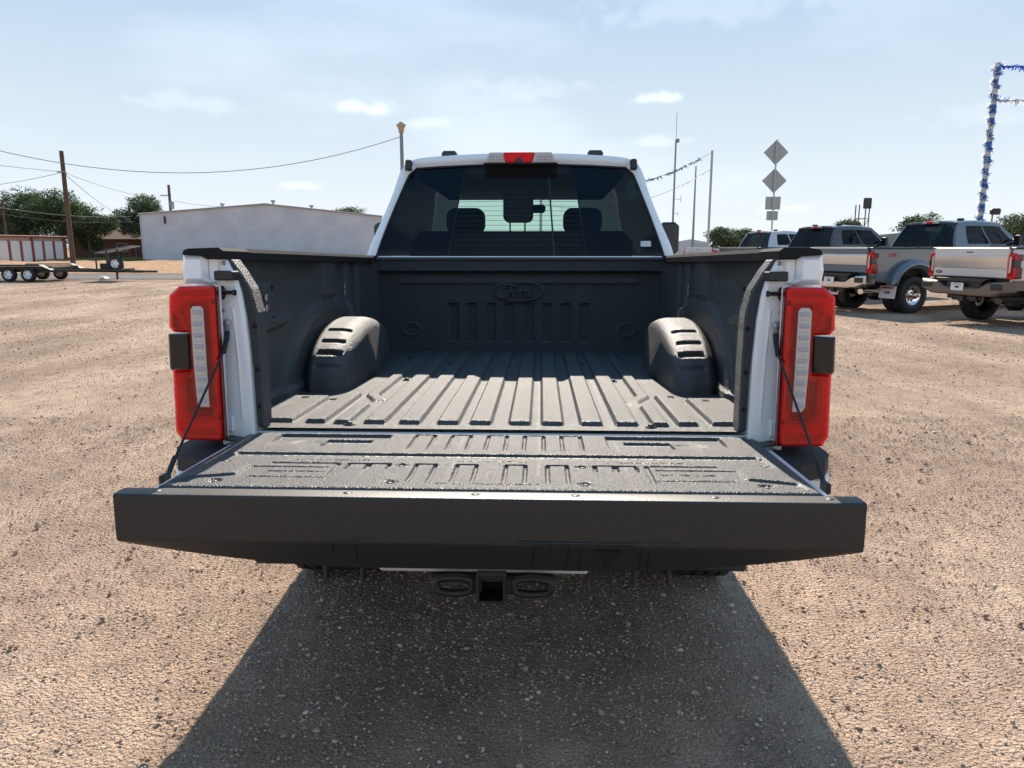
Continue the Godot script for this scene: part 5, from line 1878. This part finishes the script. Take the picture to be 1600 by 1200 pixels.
# ---------------------------------------------------------------- ground
func lay_ground() -> void:
	var n1 := noise(71, 0.8, 3)
	var n2 := noise(72, 9.0, 2)
	var f := func(u: float, v: float) -> Vector3:
		var a := (u * 2.0 - 1.0)
		var b := (v * 2.0 - 1.0)
		var x := sinh(a * 6.2) * 1.7
		var z := sinh(b * 6.2) * 1.7 - 0.5
		var d := Vector2(x, z).length()
		var near := 1.0 - smoothstep(6.0, 16.0, d)
		var y := -0.012 + near * (n1.get_noise_2d(x, z) * 0.016 + n2.get_noise_2d(x, z) * 0.008)
		return Vector3(x, y, z)
	ground_part("ground", sheet(420, 420, f, true), M.ground)
	var mb := MB.new()
	var a := out_at(-150.0, 36.0, 0.012)
	var b := out_at(150.0, 36.0, 0.012)
	var c := out_at(150.0, 42.5, 0.012)
	var d := out_at(-150.0, 42.5, 0.012)
	mb.quad(a, b, c, d)
	ground_part("road", mb, M.asphalt)
	var nd := noise(73, 0.25, 4)
	ground_part("dirt_field", sheet(160, 70, func(u, v):
		var x := lerpf(-75.0, 8.0, u)
		var e := box_step(u, 0.06, 0.94, 0.06) * box_step(v, 0.08, 0.92, 0.08)
		var y := 0.02 + e * (0.08 + 0.22 * (nd.get_noise_2d(x * 1.0, v * 30.0) + 0.35))
		return out_at(x, lerpf(43.0, 74.0, v), maxf(y, 0.0 - 0.03 * (1.0 - e)))), M.dirt)
	# grass tufts at the foot of the trees
	var g := RandomNumberGenerator.new()
	g.seed = 8
	mb = MB.new()
	for k in 10:
		var an := g.randf() * TAU
		var l := Vector3(cos(an), 0, sin(an))
		var p := Vector3(g.randfn(), 0, g.randfn()) * 0.12
		mb.tri(p - l.cross(Vector3.UP) * 0.015, p + l.cross(Vector3.UP) * 0.015, p + l * 0.1 + Vector3(0, 0.22, 0))
	var blade := mb.mesh()
	var mm := MultiMesh.new()
	mm.transform_format = MultiMesh.TRANSFORM_3D
	mm.mesh = blade
	mm.instance_count = 5000
	for i in 5000:
		mm.set_instance_transform(i, Transform3D(Basis(Vector3.UP, g.randf() * TAU).scaled(Vector3.ONE * g.randf_range(0.7, 1.8)), out_at(g.randf_range(-75, -38), g.randf_range(77, 92))))
	var gr := MultiMeshInstance3D.new()
	gr.name = "grass"
	gr.multimesh = mm
	gr.material_override = M.grass
	gr.set_meta("kind", "stuff")
	add_child(gr)
	tag(gr, "green grass under the trees beside the white building", "grass")


func scatter_stones() -> void:
	var g := RandomNumberGenerator.new()
	g.seed = 19
	var n := noise(81, 0.35, 2)
	for kind in 4:
		var mb := MB.new()
		mb.soft(kind == 3)
		var ring := []
		for k in 6:
			var a := TAU * k / 6 + g.randf_range(-0.3, 0.3)
			ring.append(Vector3(cos(a) * g.randf_range(0.7, 1.1), g.randf_range(-0.1, 0.2), sin(a) * g.randf_range(0.6, 1.0)))
		var top := []
		for k in 4:
			var a := TAU * k / 4 + g.randf_range(-0.3, 0.3)
			top.append(Vector3(cos(a) * g.randf_range(0.3, 0.6), g.randf_range(0.45, 0.7), sin(a) * g.randf_range(0.3, 0.6)))
		for k in 6:
			var t0 := int(k * 4 / 6.0)
			var t1 := int(((k + 1) % 6) * 4 / 6.0)
			mb.tri_out(ring[k], ring[(k + 1) % 6], top[t0], Vector3.ZERO)
			if t0 != t1:
				mb.tri_out(top[t0], top[t1], ring[(k + 1) % 6], Vector3.ZERO)
			mb.tri_out(ring[k], ring[(k + 1) % 6], Vector3(0, -0.5, 0), Vector3.ZERO)
		mb.tri_out(top[0], top[1], top[2], Vector3.ZERO)
		mb.tri_out(top[0], top[2], top[3], Vector3.ZERO)
		var mm := MultiMesh.new()
		mm.transform_format = MultiMesh.TRANSFORM_3D
		mm.use_colors = true
		mm.mesh = mb.mesh()
		var count := 75000
		mm.instance_count = count
		for i in count:
			var d: float
			if i % 3 == 0:
				d = 1.6 + 5.0 * pow(g.randf(), 0.6)
			elif i % 3 == 1:
				d = 2.0 + 14.0 * pow(g.randf(), 0.7)
			else:
				d = 4.0 + 30.0 * pow(g.randf(), 0.75)
			var x := g.randf_range(-0.85, 0.85) * d
			var p := out_at(x, d)
			var r := 0.0030 * exp(g.randfn() * 0.45)
			if d > 5.0:
				r *= 1.0 + (d - 5.0) * 0.045
			var big := g.randf() < 0.011
			if big:
				r *= 2.6
			if g.randf() < 0.0012:
				r *= 1.8
			p.y = -0.003 + n.get_noise_2d(p.x, p.z) * 0.006 + r * 0.1
			mm.set_instance_transform(i, Transform3D(Basis.from_euler(Vector3(g.randfn() * 0.3, g.randf() * TAU, g.randfn() * 0.3)).scaled(Vector3(r * g.randf_range(0.8, 1.4), r, r)), p))
			var t := g.randf()
			var c := Color(0.39, 0.29, 0.22).lerp(Color(0.62, 0.485, 0.38), g.randf())
			if t < (0.60 if big else 0.20):
				c = Color(0.20, 0.14, 0.10).lerp(Color(0.38, 0.27, 0.20), g.randf())
			elif t < 0.225:
				c = Color(0.62, 0.60, 0.57)
			mm.set_instance_color(i, c)
		var o := MultiMeshInstance3D.new()
		o.name = numbered("gravel")
		o.multimesh = mm
		o.material_override = M.stone
		o.set_meta("kind", "stuff")
		add_child(o)
		tag(o, ["fine angular grit strewn over the yard", "small flat chips strewn over the yard", "broken pebbles strewn over the yard", "rounded pebbles strewn over the yard"][kind], "gravel")


# ---------------------------------------------------------------- clouds in the air
func cloud_cover() -> ImageTexture:
	var w := 2048
	var h := 1024
	var im := Image.create(w, h, false, Image.FORMAT_RGBA8)
	var a := noise(91, 1.6, 5)
	var b := noise(92, 14.0, 4)
	# small fair-weather clouds: degrees right of north, degrees up, half width, half height, weight
	var puffs := [[-12.9, 9.7, 2.0, 0.75, 0.55], [8.5, 10.4, 2.2, 0.6, 0.5], [-17.9, 4.3, 1.8, 0.4, 0.35], [-25.0, 9.4, 4.5, 0.8, 0.16], [8.2, 7.5, 3.0, 0.6, 0.2], [-0.3, 11.0, 5.0, 1.2, 0.14], [17.1, 2.7, 2.5, 0.35, 0.25], [-7.9, 8.8, 2.0, 0.7, 0.2], [12.2, 15.9, 9.0, 2.0, 0.16], [34.0, 8.0, 8.0, 1.3, 0.10], [-42.0, 16.0, 9.0, 1.6, 0.10], [55.0, 20.0, 8.0, 2.5, 0.3], [-75.0, 26.0, 9.0, 3.0, 0.35], [100.0, 24.0, 10.0, 3.0, 0.3], [150.0, 18.0, 8.0, 2.0, 0.3], [-130.0, 22.0, 10.0, 3.0, 0.3], [-165.0, 12.0, 7.0, 1.5, 0.3]]
	for y in h:
		var el := (0.5 - (y + 0.5) / h) * PI
		for x in w:
			if el < 0.0:
				im.set_pixel(x, y, Color(0, 0, 0, 0))
				continue
			var az := (x + 0.5) / w * TAU
			var d := Vector3(sin(az) * cos(el), sin(el), -cos(az) * cos(el))
			var veil := smoothstep(-0.1, 0.7, a.get_noise_3d(d.x * 1.3, d.y * 4.5, d.z * 1.3)) * 0.07 * smoothstep(0.0, 0.1, el)
			var puff := 0.0
			var deg := rad_to_deg(az)
			var up := rad_to_deg(el)
			for p in puffs:
				var dx := fposmod(deg - p[0] + 180.0, 360.0) - 180.0
				if absf(dx) > p[2] * 2.0 or absf(up - p[1]) > p[3] * 3.0:
					continue
				var dy: float = (up - p[1]) / p[3]
				var e := Vector2(dx / p[2], dy * (1.0 if dy > 0.0 else 1.9)).length()
				var n := b.get_noise_3d(d.x * 2.0, d.y * 3.5, d.z * 2.0)
				puff = maxf(puff, p[4] * smoothstep(1.15, 0.25, e + n * 0.85))
			im.set_pixel(x, y, Color(1.0, 0.985, 0.96, clampf(veil + puff * 0.36, 0.0, 1.0)))
	return ImageTexture.create_from_image(im)


func _ready() -> void:
	rng.seed = 1
	# camera
	var cam := Camera3D.new()
	cam.name = "camera"
	cam.position = CAM
	cam.rotation_degrees = Vector3(-10.5, 2.2, 0)
	cam.fov = 54.92
	cam.near = 0.05
	cam.far = 4000.0
	add_child(cam)
	# sky, sun, exposure
	var sky := ProceduralSkyMaterial.new()
	sky.sky_top_color = lin(0.095, 0.23, 0.415)
	sky.sky_horizon_color = lin(0.52, 0.555, 0.56)
	sky.sky_curve = 0.26
	sky.sky_energy_multiplier = 1.0
	sky.ground_bottom_color = Color(0.45, 0.40, 0.35)
	sky.ground_horizon_color = Color(0.80, 0.80, 0.78)
	sky.sky_cover = cloud_cover()
	var env := Environment.new()
	env.background_mode = Environment.BG_SKY
	env.sky = Sky.new()
	env.sky.sky_material = sky
	env.tonemap_mode = Environment.TONE_MAPPER_LINEAR
	env.tonemap_exposure = 1.83
	env.sdfgi_enabled = true
	env.ssao_enabled = true
	env.ssil_enabled = true
	var we := WorldEnvironment.new()
	we.name = "world"
	we.environment = env
	add_child(we)
	var sun := DirectionalLight3D.new()
	sun.name = "sun"
	sun.rotation_degrees = Vector3(-38.5, 181.6, 0)
	sun.light_color = Color(1.0, 0.95, 0.885)
	sun.light_energy = 1.5
	sun.light_angular_distance = 0.53
	sun.shadow_enabled = true
	add_child(sun)

	make_materials()
	mat("bronze_trim", 0.16, 0.125, 0.10, 0.35, 0.3)
	clump_mesh = make_clump()
	lay_ground()
	scatter_stones()
	main_truck()
	yard_right()
	yard_left()
